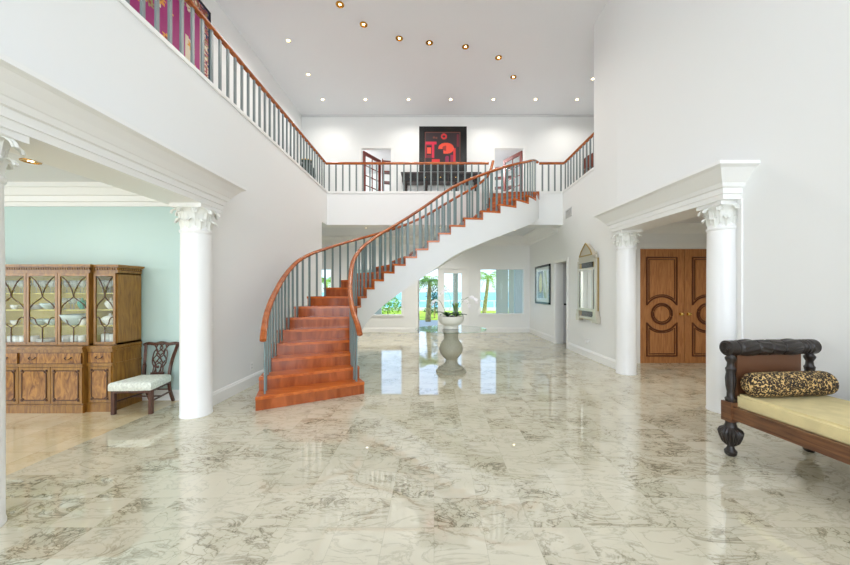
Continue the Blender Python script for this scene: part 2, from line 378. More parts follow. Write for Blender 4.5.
# back (garden) wall with windows and french door
def wx(px): return (px-VX)/F*DB
def wz(py): return CAMH+(HY-py)/F*DB
wins = [(wx(357), wx(401.5), wz(314.5), wz(269.5)), (wx(480.5), wx(523.5), wz(313.5), wz(269.5)), (wx(300), wx(331), wz(314.5), wz(269.5))]
fd = (wx(418), wx(467), 0, wz(268.8))
bm = NB()
ops = sorted(wins+[fd])
x = -9
for a, b, z0, z1 in ops:
    box(bm, x, a, DB, DB+.2, 0, 3.96)
    if z0 > 0: box(bm, a, b, DB, DB+.2, 0, z0)
    box(bm, a, b, DB, DB+.2, z1, 3.96); x = b
box(bm, x, 4.3, DB, DB+.2, 0, 3.96)
struct('wall_back', bm, 'wall', 'white garden-side back wall with windows')
wlabels = ['square window just left of the glazed doors, greenery outside', 'square window right of the glazed doors with palm outside', 'window seen between the balusters of the staircase']
for i, (a, b, z0, z1) in enumerate(wins):
    t = thing('window_%d' % (i+1), wlabels[i], 'window', (0, 0, 0), kind='structure')
    bm = NB(); w = .07
    box(bm, a-w, b+w, DB-.04, DB, z1, z1+w); box(bm, a-w, b+w, DB-.06, DB, z0-w, z0); box(bm, a-w, a, DB-.04, DB, z0, z1); box(bm, b, b+w, DB-.04, DB, z0, z1)
    link('window_casing', bm, 'trim', t)
    bm = NB(); box(bm, a, b, DB+.09, DB+.1, z0, z1); link('glass_pane', bm, 'pane', t)
t = thing('door_2', 'white glazed garden doors behind the orchid table, left leaf open', 'door', kind='structure')
a, b, z0, z1 = fd; w = .09
bm = NB(); box(bm, a-w, a, DB-.04, DB+.1, 0, z1+w); box(bm, b, b+w, DB-.04, DB+.1, 0, z1+w); box(bm, a, b, DB-.04, DB+.1, z1, z1+w); link('door_casing', bm, 'trim', t)
mid = wx(440)
bm = NB(); box(bm, mid-.09, mid+.18, DB+.02, DB+.08, .02, z1); box(bm, wx(461.5), b, DB+.02, DB+.08, .02, z1); box(bm, mid+.18, wx(461.5), DB+.02, DB+.08, wz(273.5), z1); box(bm, mid+.18, wx(461.5), DB+.02, DB+.08, .02, .32)
link('door_leaf', bm, 'trim', t)
bm = NB(); box(bm, mid+.18, wx(461.5), DB+.045, DB+.055, .32, wz(273.5)); link('glass_pane', bm, 'pane', t)
bm = NB(); Mx = Matrix.Translation((a+.03, DB+.1, 0)) @ Matrix.Rotation(math.radians(96), 4, 'Z')
lw = mid-.09-a-.04
for (x0, x1, za, zb) in ((0, .1, .02, z1-.01), (lw-.1, lw, .02, z1-.01), (.1, lw-.1, .02, .3), (.1, lw-.1, z1-.12, z1-.01)):
    obox(bm, None, (x1-x0, .045, zb-za), M4=Mx @ Matrix.Translation(((x0+x1)/2, 0, (za+zb)/2)))
link('door_leaf', bm, 'trim', t)
bm = NB(); obox(bm, None, (lw-.2, .008, z1-.42), M4=Mx @ Matrix.Translation((lw/2, 0, (.3+z1-.12)/2))); link('glass_pane', bm, 'pane', t)
# main ceiling
bm = NB(); box(bm, -5.15, 6.4, -5.2, DU+.15, ZC, ZC+.12)
struct('ceiling', bm, 'ceiling', 'high flat white hall ceiling with downlights', cat_='ceiling')
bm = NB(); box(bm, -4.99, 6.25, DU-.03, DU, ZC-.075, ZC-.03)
struct('trim_4', bm, 'vent', 'thin shadow strip at top of the upper back wall', cat_='trim')  # greyer strip drawing the shadow line below the ceiling
# wall behind the camera, its tall unseen openings put in to let light through
bm = NB(); y = -5
box(bm, -5.15, 4.9, y-.2, y, 0, .25); box(bm, -5.15, 4.9, y-.2, y, 7.9, ZC); box(bm, -5.15, 4.9, y-.2, y, 3.3, 3.6)
for x0, x1 in ((-5.15, -3.0), (-1.5, -1.3), (.3, .5), (2.1, 2.3), (3.9, 4.9)): box(bm, x0, x1, y-.2, y, .25, 7.9)
struct('wall_front', bm, 'wall', 'front wall with tall unseen openings added for light behind the viewer')
# baseboards
def bboard(name, pts, label, h=.2, t=.025, side=1):
    bm = NB()
    for p, q in zip(pts[:-1], pts[1:]):
        p = Vector((*p, 0)); q = Vector((*q, 0)); d = (q-p).normalized(); n = Vector((-d.y, d.x, 0))*side
        prof = [(0, 0), (t, 0), (t, h*.78), (t*.6, h*.86), (t*.5, h*.95), (0, h)]
        loft(bm, [[p+n*a+Vector((0, 0, z)) for a, z in prof], [q+n*a+Vector((0, 0, z)) for a, z in prof]])
    struct(name, bm, 'trim', label, cat_='baseboard')
bboard('baseboard_left', [(XL, 4.98), (XL, 10.0)], 'white baseboard along the left hall wall', side=-1)
bboard('baseboard_right', [(3.98, 7.4), (3.98, 10.03)], 'white baseboard under the silver mirror', side=1)
bboard('baseboard_right_far', [(3.98, 11.27), (3.98, DB)], 'white baseboard under small framed picture', side=1)
bboard('baseboard_right_near', [(XR(0), 0), (XR(4.45), 4.45)], 'white baseboard behind the daybed', side=1)
bboard('baseboard_back', [(-9, DB), (fd[0]-.1, DB)], 'white baseboard left of garden doors', side=-1)
bboard('baseboard_back_right', [(fd[1]+.1, DB), (3.98, DB)], 'white baseboard right of garden doors', side=-1)
bboard('baseboard_dining', [(-9, 5.33), (XL-.25, 5.33)], 'white baseboard on the aqua wall', side=-1, h=.16)
# dining crown
bm = NB()
loft(bm, [[(x, 5.33-a, z) for a, z in ((0, 3.03), (.03, 3.03), (.04, 3.09), (.07, 3.10), (.10, 3.17), (.13, 3.18), (.19, 3.27), (.22, 3.28), (.22, 3.35), (0, 3.35))] for x in (-9, XL-.25)])
struct('trim_5', bm, 'trim', 'stepped white crown moulding above the aqua wall', cat_='trim')
# casing strips at the wall ends next to the columns
bm = NB(); box(bm, XL-.27, XL+.03, 4.93, 4.98, 0, 2.95)
struct('trim_6', bm, 'trim', 'narrow upright trim behind the left far column', cat_='trim')
bm = NB(); box(bm, XR(4.5)-.03, XR(4.5)+.27, 4.57, 4.62, 0, 2.95)
struct('trim_7', bm, 'trim', 'narrow upright trim beside the right near column', cat_='trim')
# ---------------------------------------------------------------- entablatures
def beam(name, xw, sgn, y0, y1, zb, zt, pb, pt, label, xw2=None, back=.3):
    """moulded beam projecting from wall plane xw; sgn = direction into hall"""
    xw2 = xw if xw2 is None else xw2
    k = zt-zb
    prof = [(pb, zb), (pb+.01, zb+k*.16), (pb+.025, zb+k*.17), (pb+.03, zb+k*.34), (pb+.055, zb+k*.36), (pb+.075, zb+k*.48), (pb+.085, zb+k*.5), (pb+(pt-pb)*.55, zb+k*.66), (pb+(pt-pb)*.8, zb+k*.84), (pt-.025, zb+k*.87), (pt, zb+k*.90), (pt, zt)]
    bm = NB(); rings = []
    def ring(d, z):
        e = d-pb
        return [(xw-sgn*back, y0-e, z), (xw+sgn*d, y0-e, z), (xw2+sgn*d, y1+e, z), (xw2-sgn*back, y1+e, z)]
    # the wall-side stays fixed
    loft(bm, [ring(d, z) for d, z in prof])
    struct(name, bm, 'trim', label, cat_='trim')
beam('trim_8', XR(4.6), -1, 4.6, 7.22, 2.95, 3.38, .24, .5, 'moulded white beam over the right opening', XR(7.22))
beam('trim_9', XL, 1, .6, 4.95, 2.88, 3.27, .22, .45, 'moulded white beam over the dining room opening')
# ---------------------------------------------------------------- columns
def leafmesh(bm, ang, r0, z0, h, w, curl, c):
    """an acanthus leaf standing against the bell and curling out"""
    nl, nw = 14, 8
    def path(t):
        if t < .68:
            q = t/.68; return r0+.02*q*q+.012, z0+h*.93*q
        q = (t-.68)/.32*PI*1.05
        return r0+.032+curl*(1-math.cos(q))*.5+0.0, z0+h*.93+curl*.55*math.sin(q)-curl*.25*(1-math.cos(q))*.5
    front, backf = [], []
    for i in range(nl+1):
        t = i/nl; r, z = path(t); ww = w*(.80+.20*math.sin(min(1, t/.6)*PI*.5))*(1 if t < .6 else 1-.55*((t-.6)/.4)**2)
        f, b = [], []
        for j in range(nw+1):
            s = j/nw*2-1; rr = r-.012*s*s+.006*math.cos(s*PI*2)
            a = ang+s*ww/2/rr
            f.append((c[0]+rr*math.cos(a), c[1]+rr*math.sin(a), z)); rb = rr-.014
            b.append((c[0]+rb*math.cos(a), c[1]+rb*math.sin(a), z-.004))
        front.append(f); backf.append(b)
    rings = [f+b[::-1] for f, b in zip(front, backf)]
    loft(bm, rings)
def column(x, y, r, ztop, label):
    t = thing('column', label, 'column', (x, y, 0), group='white leaf-capital columns')
    zc = ztop-.34
    bm = NB(); lathe(bm, [(r+.006, 0), (r+.006, .02), (r, .03), (r, 1.0), (r*.985, 2.0), (r*.955, zc-.05), (r*.98, zc-.045), (r*1.03, zc-.03), (r*1.03, zc-.01), (r*.95, zc), (r*.9, zc+.05), (r*.9, zc+.1)], seg=48)
    link('shaft', bm, 'column', t, True)
    bm = NB(); lathe(bm, [(r*.9, zc), (r*.9, zc+.12), (r*.98, zc+.2), (r*1.15, zc+.26), (r*1.25, zc+.28), (r*1.25, zc+.29)], seg=40)
    for k in range(9): leafmesh(bm, 2*PI*k/9, r*.9, zc, .125, r*.54, .05, (0, 0))
    for k in range(9): leafmesh(bm, 2*PI*(k+.5)/9, r*.92, zc+.05, .20, r*.52, .08, (0, 0))
    link('capital', bm, 'capital', t, True)
    bm = NB(); q = r*1.12; prism(bm, [(-q, -q), (0, -q*.93), (q, -q), (q*.93, 0), (q, q), (0, q*.93), (-q, q), (-q*.93, 0)], ztop-.055, ztop)
    link('abacus', bm, 'trim', t)
column(XL+.0, 4.72, .19, 2.88, 'white round column between the dining chair and the staircase')
column(XL-.01, 2.38, .195, 2.88, 'white column cut off at the left edge of the photo')
column(XR(4.85)-.0, 4.86, .195, 2.95, 'white round column directly behind the daybed')
column(XR(7.08), 7.08, .19, 2.95, 'white column left of the wooden double doors')
# ---------------------------------------------------------------- staircase
RI = [(-1.19, 5.67), (-1.32, 5.90), (-1.42, 6.14), (-1.50, 6.40), (-1.56, 6.66), (-1.61, 6.92), (-1.64, 7.19), (-1.62, 7.47), (-1.55, 7.77), (-1.42, 8.06), (-1.23, 8.31), (-.99, 8.50), (-.72, 8.60), (-.43, 8.62), (-.14, 8.61), (.14, 8.60), (.43, 8.62), (.80, 8.67), (1.26, 8.75), (1.73, 8.88), (2.20, 9.12), (2.63, 9.48), (2.96, 9.90), (3.24, 10.5)]
RO = [(-2.53, 4.87), (-2.65, 5.20), (-2.74, 5.54), (-2.80, 5.88), (-2.84, 6.22), (-2.855, 6.58), (-2.83, 6.98), (-2.74, 7.50), (-2.58, 8.15), (-2.38, 8.78), (-2.08, 9.34), (-1.68, 9.78), (-1.2, 10.06), (-.72, 10.18), (-.3, 10.21), (.05, 10.21), (.38, 10.21), (.72, 10.22), (1.05, 10.25), (1.33, 10.29), (1.53, 10.35), (1.64, 10.41), (1.70, 10.46), (1.74, 10.5)]
def edge(t, s, off=0):
    """point across the flight: s=0 inner (right) .. 1 outer; t in riser units 1..24"""
    a = Vector(cat(RI, t-1)); b = Vector(cat(RO, t-1)); d = (b-a).normalized()
    return a+(b-a)*s+d*off*(1 if s >= .5 else -1)
st = thing('staircase', 'curved cherry wood staircase with grey-green balusters rising to the gallery', 'staircase', (-1.9, 5.3, 0))
def stlink(name, bm, mat, smooth=False):
    bmesh.ops.translate(bm, verts=bm.verts, vec=(1.9, -5.3, 0)); return link(name, bm, mat, st, smooth)
TT, SUB = .045, 8
def soffit(t): return max(0.0, R*t-.83+.0*t)
bm = NB()
def q4(a, b, c, d): bm.faces.new([bm.verts.new(p) for p in (a, b, c, d)])
V3 = lambda p, z: Vector((p.x, p.y, z))
for k in range(1, 24):
    zt = k*R-TT
    for j in range(SUB):
        t0, t1 = k+j/SUB, k+(j+1)/SUB
        a0, b0, a1, b1 = edge(t0, 0), edge(t0, 1), edge(t1, 0), edge(t1, 1); s0, s1 = soffit(t0), soffit(t1)
        q4(V3(a0, s0), V3(a1, s1), V3(a1, zt), V3(a0, zt)); q4(V3(b0, s0), V3(b0, zt), V3(b1, zt), V3(b1, s1))
        q4(V3(a0, zt), V3(a1, zt), V3(b1, zt), V3(b0, zt)); q4(V3(a0, s0), V3(b0, s0), V3(b1, s1), V3(a1, s1))
    zl = (k-1)*R-TT if k > 1 else 0
    q4(V3(edge(k, 0), zl), V3(edge(k, 0), zt), V3(edge(k, 1), zt), V3(edge(k, 1), zl))
q4(V3(edge(24, 0), soffit(24)), V3(edge(24, 1), soffit(24)), V3(edge(24, 1), 23*R-TT), V3(edge(24, 0), 23*R-TT))
bmesh.ops.remove_doubles(bm, verts=bm.verts, dist=1e-4)
stlink('stringer', bm, 'wall')
for k in range(1, 24):
    o = .02
    bm = NB(); z0, z1 = k*R-TT, k*R
    ts = [k-.14+(1.14)*j/6 for j in range(7)]
    
    pin = [edge(t, 0, o) for t in ts]; pout = [edge(t, 1, o) for t in ts]
    prism(bm, [(p.x, p.y) for p in pin+pout[::-1]], z0, z1)
    stlink('tread', bm, 'stair')
for k in range(1, 25):
    bm = NB(); o = .018 if k > 1 else .02
    z0, z1 = (k-1)*R if k > 1 else 0, k*R-TT
    zz0 = z0-TT if k > 1 else z0
    a, b = edge(k, 0, o), edge(k, 1, o)
    a2, b2 = edge(k, 0, o), edge(k, 1, o); a, b = edge(k-.09, 0, o), edge(k-.09, 1, o)
    if k == 24: z1 = G-.002
    prism(bm, [(p.x, p.y) for p in (a, a2, b2, b)], zz0 if k == 1 else z0-.001, z1)
    # the brown edge strip that continues down the side below the tread line
    if k > 1:
        c = (a2-a); cl = c.length or 1
    stlink('riser', bm, 'riser')
INS = .055
def railz(t, h=.95): return t*R+h
def oval(bm, pts, r=.045):
    tube(bm, pts, r, 10, 1.0, .8)
for s, ts in ((INS, [1.0+23*i/92 for i in range(93)]), (1-INS, [1.0+23*i/92 for i in range(93)])):
    bm = NB(); pts = []
    for t in ts:
        p = edge(t, s); pts.append((p.x, p.y, railz(t)))
    p0 = Vector(pts[0]); d = (Vector(pts[0])-Vector(pts[1])).normalized(); pts = [tuple(p0+d*.16+Vector((0, 0, -.06)))]+[tuple(p0+d*.08+Vector((0, 0, -.02)))]+pts
    if s < .5: pts += [(3.17, DG+.02, railz(24)-.02), (3.22, DG+.05, G+.93)]
    oval(bm, pts); stlink('handrail', bm, 'rail', True)
def balbar(bm, p, z0, z1, ang, a=.052, b=.022):
    obox(bm, (p[0], p[1], (z0+z1)/2), (a, b, z1-z0), ang)
for s in (INS, 1-INS):
    for k in range(1, 24):
        fr = (.28, .78) if not (s > .5 and k >= 20) else (.5,)
        if s < .5 and k in (19, 20, 21, 22): fr = (.2, .53, .87)
        for f in fr:
            t = k+f; p = edge(t, s); q = edge(min(t+.05, 24), s); ang = math.atan2(q.y-p.y, q.x-p.x)
            bm = NB(); balbar(bm, p, k*R, railz(t)-.02, ang); stlink('baluster', bm, 'bal')
# ---------------------------------------------------------------- gallery railings
def railing(name, pts, label, sp=.2, h=.90, skip0=.1):
    o = thing(name, label, 'railing', (pts[0][0], pts[0][1], G), group=None)
    bm = NB(); P = [(p[0]-pts[0][0], p[1]-pts[0][1], h) for p in pts]
    Q = []
    for i, p in enumerate(P):
        if 0 < i < len(P)-1:
            a = (Vector(P[i-1])-Vector(p)).normalized()*.06; b = (Vector(P[i+1])-Vector(p)).normalized()*.06
            Q += [Vector(p)+a, Vector(p)+a*.3+b*.3, Vector(p)+b]
        else: Q.append(Vector(p))
    tube(bm, Q, .045, 10, .9, .9); link('handrail', bm, 'rail', o, True)
    for a, b in zip(P[:-1], P[1:]):
        a = Vector(a[:2]); b = Vector(b[:2]); L = (b-a).length; n = max(1, round(L/sp)); d = (b-a)/n; ang = math.atan2(d.y, d.x)
        for i in range(n):
            p = a+d*(i+.5); bm = NB(); balbar(bm, p, .012, h-.02, ang, .045, .028); link('baluster', bm, 'balg', o)
railing('gallery_railing', [(XL-.06, 2.2), (XL-.06, DG-.0)], 'long railing of the left upper gallery below the tapestry', .2)
railing('gallery_railing', [(XL-.06, DG+.06), (1.70, DG+.06)], 'straight gallery railing in front of the framed red picture', .21)
railing('gallery_railing', [(3.27, DG+.06), (XR(9)+.06, DG+.06), (XR(9)+.06, 8.48)], 'short railing of the right gallery next to the stair top', .2)
# ---------------------------------------------------------------- downlights
def downlight(x, y, z, label, group, gold=False, power=0, r=.075):
    if gold: r = .095
    t = thing('recessed_downlight', label, 'ceiling light', (x, y, z), group=group)
    bm = NB(); lathe(bm, [(r*.78, -.004), (r*.8, -.012), (r, -.012), (r*1.02, -.001), (r*.8, -.0005), (r*.78, -.004)], seg=24)
    link('trim_ring', bm, 'lampgold' if gold else 'lampring', t, True)
    bm = NB(); lathe(bm, [(0, -.004), (r*(.3 if gold else .55), -.0035), (r*(.3 if gold else .55), -.0005), (0, -.0005)], seg=16); link('lamp', bm, 'lamp', t)
    bm = NB(); lathe(bm, [(r*(.3 if gold else .55), -.002), (r*.79, -.006), (r*.79, -.001), (r*.55, -.0005)], seg=24, cap=False); link('reflector', bm, 'lampgold', t, True)
    if power:
        l = bpy.data.lights.new('downlight_lamp', 'SPOT'); l.energy = power; l.spot_size = math.radians(165); l.spot_blend = 1; l.shadow_soft_size = .04 if z < 5 else .1; l.color = (1, .96, .9)
        o = bpy.data.objects.new('downlight_lamp', l); C.objects.link(o); o.parent = t; o.location = (0, 0, -.14)
ordn = ['leftmost', 'second', 'third', 'fourth', 'fifth', 'sixth', 'rightmost']
for i, px in enumerate((322.7, 365.4, 408.5, 450.7, 493.4, 535.6, 577)):
    y = (ZC-CAMH)*F/(HY-99.5)
    downlight((px-VX)/F*y, y, ZC, '%s downlight in the straight row of seven nearest the upper back wall' % (ordn[i] if i in (0, 6) else ordn[i]+' from left'), 'hall ceiling downlights', False, 90 if i % 2 == 0 else 0)
arc = [(308.3, 74.4, 'white downlight above the left gallery, just in front of the row of seven', 0), (288.3, 40.5, 'white downlight above left gallery, the nearest one to its outer wall', 0), (340, 4.4, 'gold downlight cut by the top edge of the photo, left end of the arc', 1), (363.6, 24.4, 'second gold downlight of the ceiling arc from its left end', 1), (399.3, 38.3, 'third gold downlight of the ceiling arc from the left', 1), (429.4, 42.7, 'middle gold downlight of the ceiling arc, fourth from left', 1), (465.5, 46.6, 'fifth gold downlight of the ceiling arc from the left', 1), (498.6, 57.5, 'sixth gold downlight of the arc, near its right end', 1), (513.4, 77, 'last gold downlight at the right end of the ceiling arc', 1), (593, 78.8, 'white downlight partly hidden by the edge of the right wall', 0)]
for px, py, lb, g in arc:
    y = (ZC-CAMH)*F/(HY-py); downlight((px-VX)/F*y, y, ZC, lb, 'hall ceiling downlights', bool(g), 90 if py < 60 else 0)
downlight(2.95, 12.55, 3.96, 'small downlight in the ceiling under the gallery', None, False, 0)
downlight(.2, 12.0, 3.96, 'added small downlight under the gallery above the garden doors', None, False, 210)  # invented fill downlight, brightens the room under the gallery
downlight(-2.4, 12.0, 3.96, 'added small downlight under the gallery hidden behind the stairs', None, False, 210)  # extra downlight added out of view for more light
downlight(-5, 11.2, 3.96, 'added small downlight in far left corner room ceiling', None, False, 150)  # also added, lifts the unseen left corner
downlight(-5.1, 4.3, 3.35, 'brass-toned downlight in dining room ceiling', None, True, 30)
downlight(6.0, 5.6, 3.3, 'downlight in the alcove before the double doors', None, False, 150)
# ---------------------------------------------------------------- double doors
dd = thing('door_1', 'paired walnut doors with circular raised panels', 'door', (4.87, D1, 0), kind='structure')
LW, LH = 1.085, 2.71
bm = NB(); box(bm, -.09, 0, -.05, .08, 0, LH+.12); box(bm, 2*LW, 2*LW+.09, -.05, .08, 0, LH+.12); box(bm, 0, 2*LW, -.05, .08, LH+.002, LH+.12); link('door_casing', bm, 'trim', dd)
for s in (0, 1):
    ox = s*LW
    bm = NB(); box(bm, ox+.004, ox+LW-.004, 0, .045, .001, LH); leaf = link('door_leaf', bm, 'door', dd)
    u = .00577
    cx, cz = ox+LW/2, LH-(312-45)*u
    def arcp(r, a0, a1, n=14): return [(cx+r*math.cos(a0+(a1-a0)*i/n), cz+r*math.sin(a0+(a1-a0)*i/n)) for i in range(n+1)]
    hw = .355
    def panel(top, rr, inset):
        h = hw-inset; a = math.acos(min(1, h/rr))
        if top:
            zt = LH-.2-inset; return [(cx-h, zt), (cx+h, zt)]+arcp(rr, a, PI-a)
        zb = .17+inset; return [(cx+h, zb), (cx-h, zb)]+arcp(rr, PI+a, 2*PI-a)
    for top in (True, False):
        bm = NB(); P = panel(top, .41, 0); P.append(P[0])
        tube(bm, [(p[0], -.004, p[1]) for p in P], .02, 6); Q = panel(top, .45, .05); Q.append(Q[0]); tube(bm, [(p[0], -.002, p[1]) for p in Q], .012, 6)
        link('panel_moulding', bm, 'doordark', leaf)
        bm = NB(); Q = panel(top, .47, .075); extr(bm, [(p[0], -.012, p[1]) for p in Q], (0, .014, 0)); link('raised_panel', bm, 'door', leaf)
    bm = NB(); tube(bm, [(p[0], -.006, p[1]) for p in arcp(.24, 0, 2*PI, 36)], .024, 6); tube(bm, [(p[0], -.004, p[1]) for p in arcp(.195, 0, 2*PI, 36)], .012, 6)
    link('ring_moulding', bm, 'doordark', leaf)
    bm = NB(); extr(bm, [(p[0], -.014, p[1]) for p in arcp(.165, 0, 2*PI, 30)[:-1]], (0, .016, 0)); link('round_panel', bm, 'door', leaf)
    bm = NB(); kx = ox+(LW-.09 if s == 0 else .09)
    lathe(bm, [(.04, 0), (.04, .008), (.014, .012), (.014, .04), (.032, .05), (.036, .065), (.02, .08), (.001, .083)], (kx, 0, cz-.005), 20, T=Matrix.Rotation(PI/2, 4, 'X'))
    link('door_knob', bm, 'gold', leaf, True)
    for hz in (.42, 1.36, 2.42):
        bm = NB(); hx = ox+.0 if s == 0 else ox+LW; box(bm, hx-.012, hx+.012, -.02, 0, hz-.06, hz+.06); link('hinge', bm, 'gold', leaf)
# ---------------------------------------------------------------- right wall door, picture, mirror
t = thing('door_3', 'white doorway in the right wall with pale door standing open', 'door', kind='structure')
X = 3.98
bm = NB(); box(bm, X-.03, X, 10.06, 10.15, 0, 2.71); box(bm, X-.03, X, 11.15, 11.24, 0, 2.71); box(bm, X-.03, X, 10.15, 11.15, 2.62, 2.71)
box(bm, X, X+.25, 10.15, 10.17, 0, 2.62); box(bm, X, X+.25, 11.13, 11.15, 0, 2.62)
link('door_casing', bm, 'trim', t)
bm = NB(); obox(bm, None, (.97, .045, 2.59), M4=Matrix.Translation((X+.25+.45, 11.10, 1.31)) @ Matrix.Rotation(math.radians(-8), 4, 'Z')); dl = link('door_leaf', bm, 'greydoor', t)
bm = NB(); lathe(bm, [(.03, 0), (.03, .01), (.012, .015), (.012, .04), (.03, .05), (.03, .065), (.001, .07)], (X+.30, 11.13, 1.28), 14, T=Matrix.Rotation(PI/2, 4, 'X')); link('door_knob', bm, 'black', dl, True)
bm = NB(); box(bm, X+.25, 6.3, 11.9, 12.0, 0, 3.2); box(bm, 6.3, 6.4, 8.3, 12.0, 0, 3.2); box(bm, X+.25, 6.4, 8.3, 12, 3.2, 3.3)
struct('wall_side_room', bm, 'greydoor', 'pale grey walls of the room beyond the side doorway')
def wallY(px, X=3.98): return X*F/(px-VX)
# picture on right wall
pic = thing('framed_picture', 'black-framed picture with a white mat left of the side doorway', 'picture', (X, 12.42, 1.95))
hy, hz_ = .83, .70
bm = NB()
for a in ((-hy, hy, hz_-.07, hz_), (-hy, hy, -hz_, -hz_+.07), (-hy, -hy+.09, -hz_, hz_), (hy-.09, hy, -hz_, hz_)): box(bm, -.045, 0, a[0], a[1], a[2], a[3])
link('frame', bm, 'black', pic)
def gridart(name, w, h, nx, ny, fn, pal, parent, T):
    """flat artwork: a grid of coloured faces in its own plane; fn(u,v)->palette key"""
    keys = list(pal); bm = NB()
    vs = [[bm.verts.new(T @ Vector(((i/nx-.5)*w, 0, (j/ny-.5)*h))) for j in range(ny+1)] for i in range(nx+1)]
    for i in range(nx):
        for j in range(ny):
            f = bm.faces.new((vs[i][j], vs[i+1][j], vs[i+1][j+1], vs[i][j+1])); f.material_index = keys.index(fn((i+.5)/nx, (j+.5)/ny))
    return link(name, bm, [flat(name+'_'+k, pal[k], .6) for k in keys], parent)
def fnp(u, v):
    if u < .14 or u > .86 or v < .1 or v > .9: return 'mat'
    e = (u-.36)**2/.018+(v-.55)**2/.1
    if e < 1: return 'yellow' if (e < .75) else 'olive'
    if u < .55 and v < .3: return 'grey'
    if u > .55: return 'pale' if math.sin(u*23+v*9) > -.3 else 'refl_olive'  # right half: glass reflection painted into the picture
    return 'dark'
gridart('artwork', 2*hy-.18, 2*hz_-.14, 40, 36, fnp, {'mat': (236, 238, 236), 'yellow': (216, 206, 120), 'olive': (130, 132, 80), 'grey': (150, 158, 160), 'pale': (222, 226, 214), 'refl_olive': (190, 200, 160), 'dark': (96, 104, 108)}, pic, Matrix.Translation((-.02, 0, 0)) @ Matrix.Rotation(-PI/2, 4, 'Z'))
bm = NB(); box(bm, -.03, -.027, -hy+.09, hy-.09, -hz_+.07, hz_-.07); link('glass_pane', bm, 'pane', pic)
# mirror (Moorish style, pointed top)
mr = thing('wall_mirror', 'tall silver-framed mirror with pointed top beside the far column', 'mirror', (X, 8.70, 0))
def mb(name, y0, y1, z0, z1, d0, d1, mat): bm = NB(); box(bm, -d1, -d0, y0, y1, z0, z1); return link(name, bm, mat, mr)
mb('backing', -.50, .50, .98, 2.52, 0, .05, 'goldside')
fr = mb('frame', -.52, -.44, 1.0, 2.5, .05, .09, 'silver')
bm = NB(); box(bm, -.09, -.05, .44, .52, 1.0, 2.5)
for z0, z1 in ((2.24, 2.30), (2.44, 2.52), (1.0, 1.06), (1.20, 1.27)): box(bm, -.09, -.05, -.44, .44, z0, z1)
box(bm, -.09, -.05, -.36, -.29, 1.27, 2.24); box(bm, -.09, -.05, .29, .36, 1.27, 2.24)
link('inner_frame', bm, 'silver', mr)
bm = NB(); box(bm, -.075, -.05, -.44, -.36, 1.27, 2.24); box(bm, -.075, -.05, .36, .44, 1.27, 2.24); box(bm, -.075, -.05, -.30, .30, 2.30, 2.44); box(bm, -.075, -.05, -.30, .30, 1.06, 1.20); link('patterned_inlay', bm, 'silverdark', mr)
bm = NB(); box(bm, -.068, -.05, -.29, .29, 1.27, 2.24); link('mirror_glass', bm, 'mirror', mr)
for s in (-1, 1):
    bm = NB(); box(bm, -.11, 0, s*.48-.10, s*.48+.10, .93, 1.10); box(bm, -.11, 0, s*.47-.07, s*.47+.07, 1.10, 1.22); link('foot', bm, 'silver', mr)
    bm = NB(); lathe(bm, [(.02, 0), (.035, .02), (.035, .06), (.02, .08), (.03, .11), (.001, .17)], (-.05, s*.47, 2.52), 10); lathe(bm, [(.02, 0), (.03, .02), (.03, .06), (.001, .14)], (-.05, s*.33, 2.52), 10); link('finial', bm, 'silver', mr, True)
bm = NB(); extr(bm, [(-.10, -.42, 2.521), (-.10, .42, 2.521), (-.10, .42, 2.58), (-.10, .34, 2.62), (-.10, .26, 2.74), (-.10, .12, 2.85), (-.10, 0, 2.93), (-.10, -.12, 2.85), (-.10, -.26, 2.74), (-.10, -.34, 2.62), (-.10, -.42, 2.58)], (.10, 0, 0)); link('pediment', bm, 'silver', mr)
bm = NB(); tube(bm, [(-.105, -.34, 2.62), (-.105, -.26, 2.74), (-.105, -.12, 2.85), (-.105, 0, 2.93), (-.105, .12, 2.85), (-.105, .26, 2.74), (-.105, .34, 2.62)], .018, 6); box(bm, -.115, -.1, -.36, .36, 2.60, 2.63); link('pediment_moulding', bm, 'goldside', mr)
# outlets, vent
def plate(x, y, z, label, name='wall_outlet', sgn=-1, plug=False):
    t = thing(name, label, 'outlet', (x, y, z)); bm = NB(); box(bm, min(0, sgn*.008), max(0, sgn*.008), -.045, .045, -.07, .07); link('plate', bm, 'plastic', t)
    bm = NB(); box(bm, min(sgn*.008, sgn*.011), max(sgn*.008, sgn*.011), -.018, .018, -.045, -.012); box(bm, min(sgn*.008, sgn*.011), max(sgn*.008, sgn*.011), -.018, .018, .012, .045); link('socket', bm, 'vent', t)
    if plug:
        bm = NB(); box(bm, -.07, -.012, -.03, .03, -.05, .03); box(bm, -.05, -.02, -.08, .03, .0, .03); link('night_light', bm, 'plastic', t)
plate(3.98, 8.75, .42, 'white outlet with a plugged-in night light below the silver mirror', plug=True)
plate(3.98, 12.3, .46, 'small white outlet below the black-framed picture')
plate(XL, 6.15, .35, 'narrow outlet plate low on left wall beside the stairs', sgn=1)
t = thing('air_vent', 'square white air vent high on the right wall under the gallery', 'vent', (3.98, 10.05, 4.02)); bm = NB()
box(bm, -.012, 0, -.22, .22, -.13, -.10); box(bm, -.012, 0, -.22, .22, .10, .13); box(bm, -.012, 0, -.22, -.19, -.13, .13); box(bm, -.012, 0, .19, .22, -.13, .13); link('frame', bm, 'vent', t)
bm = NB()
for i in range(8): obox(bm, None, (.004, .38, .024), M4=Matrix.Translation((-.007, 0, -.088+i*.025)) @ Matrix.Rotation(.6, 4, 'Y'))
link('louvres', bm, 'vent', t)
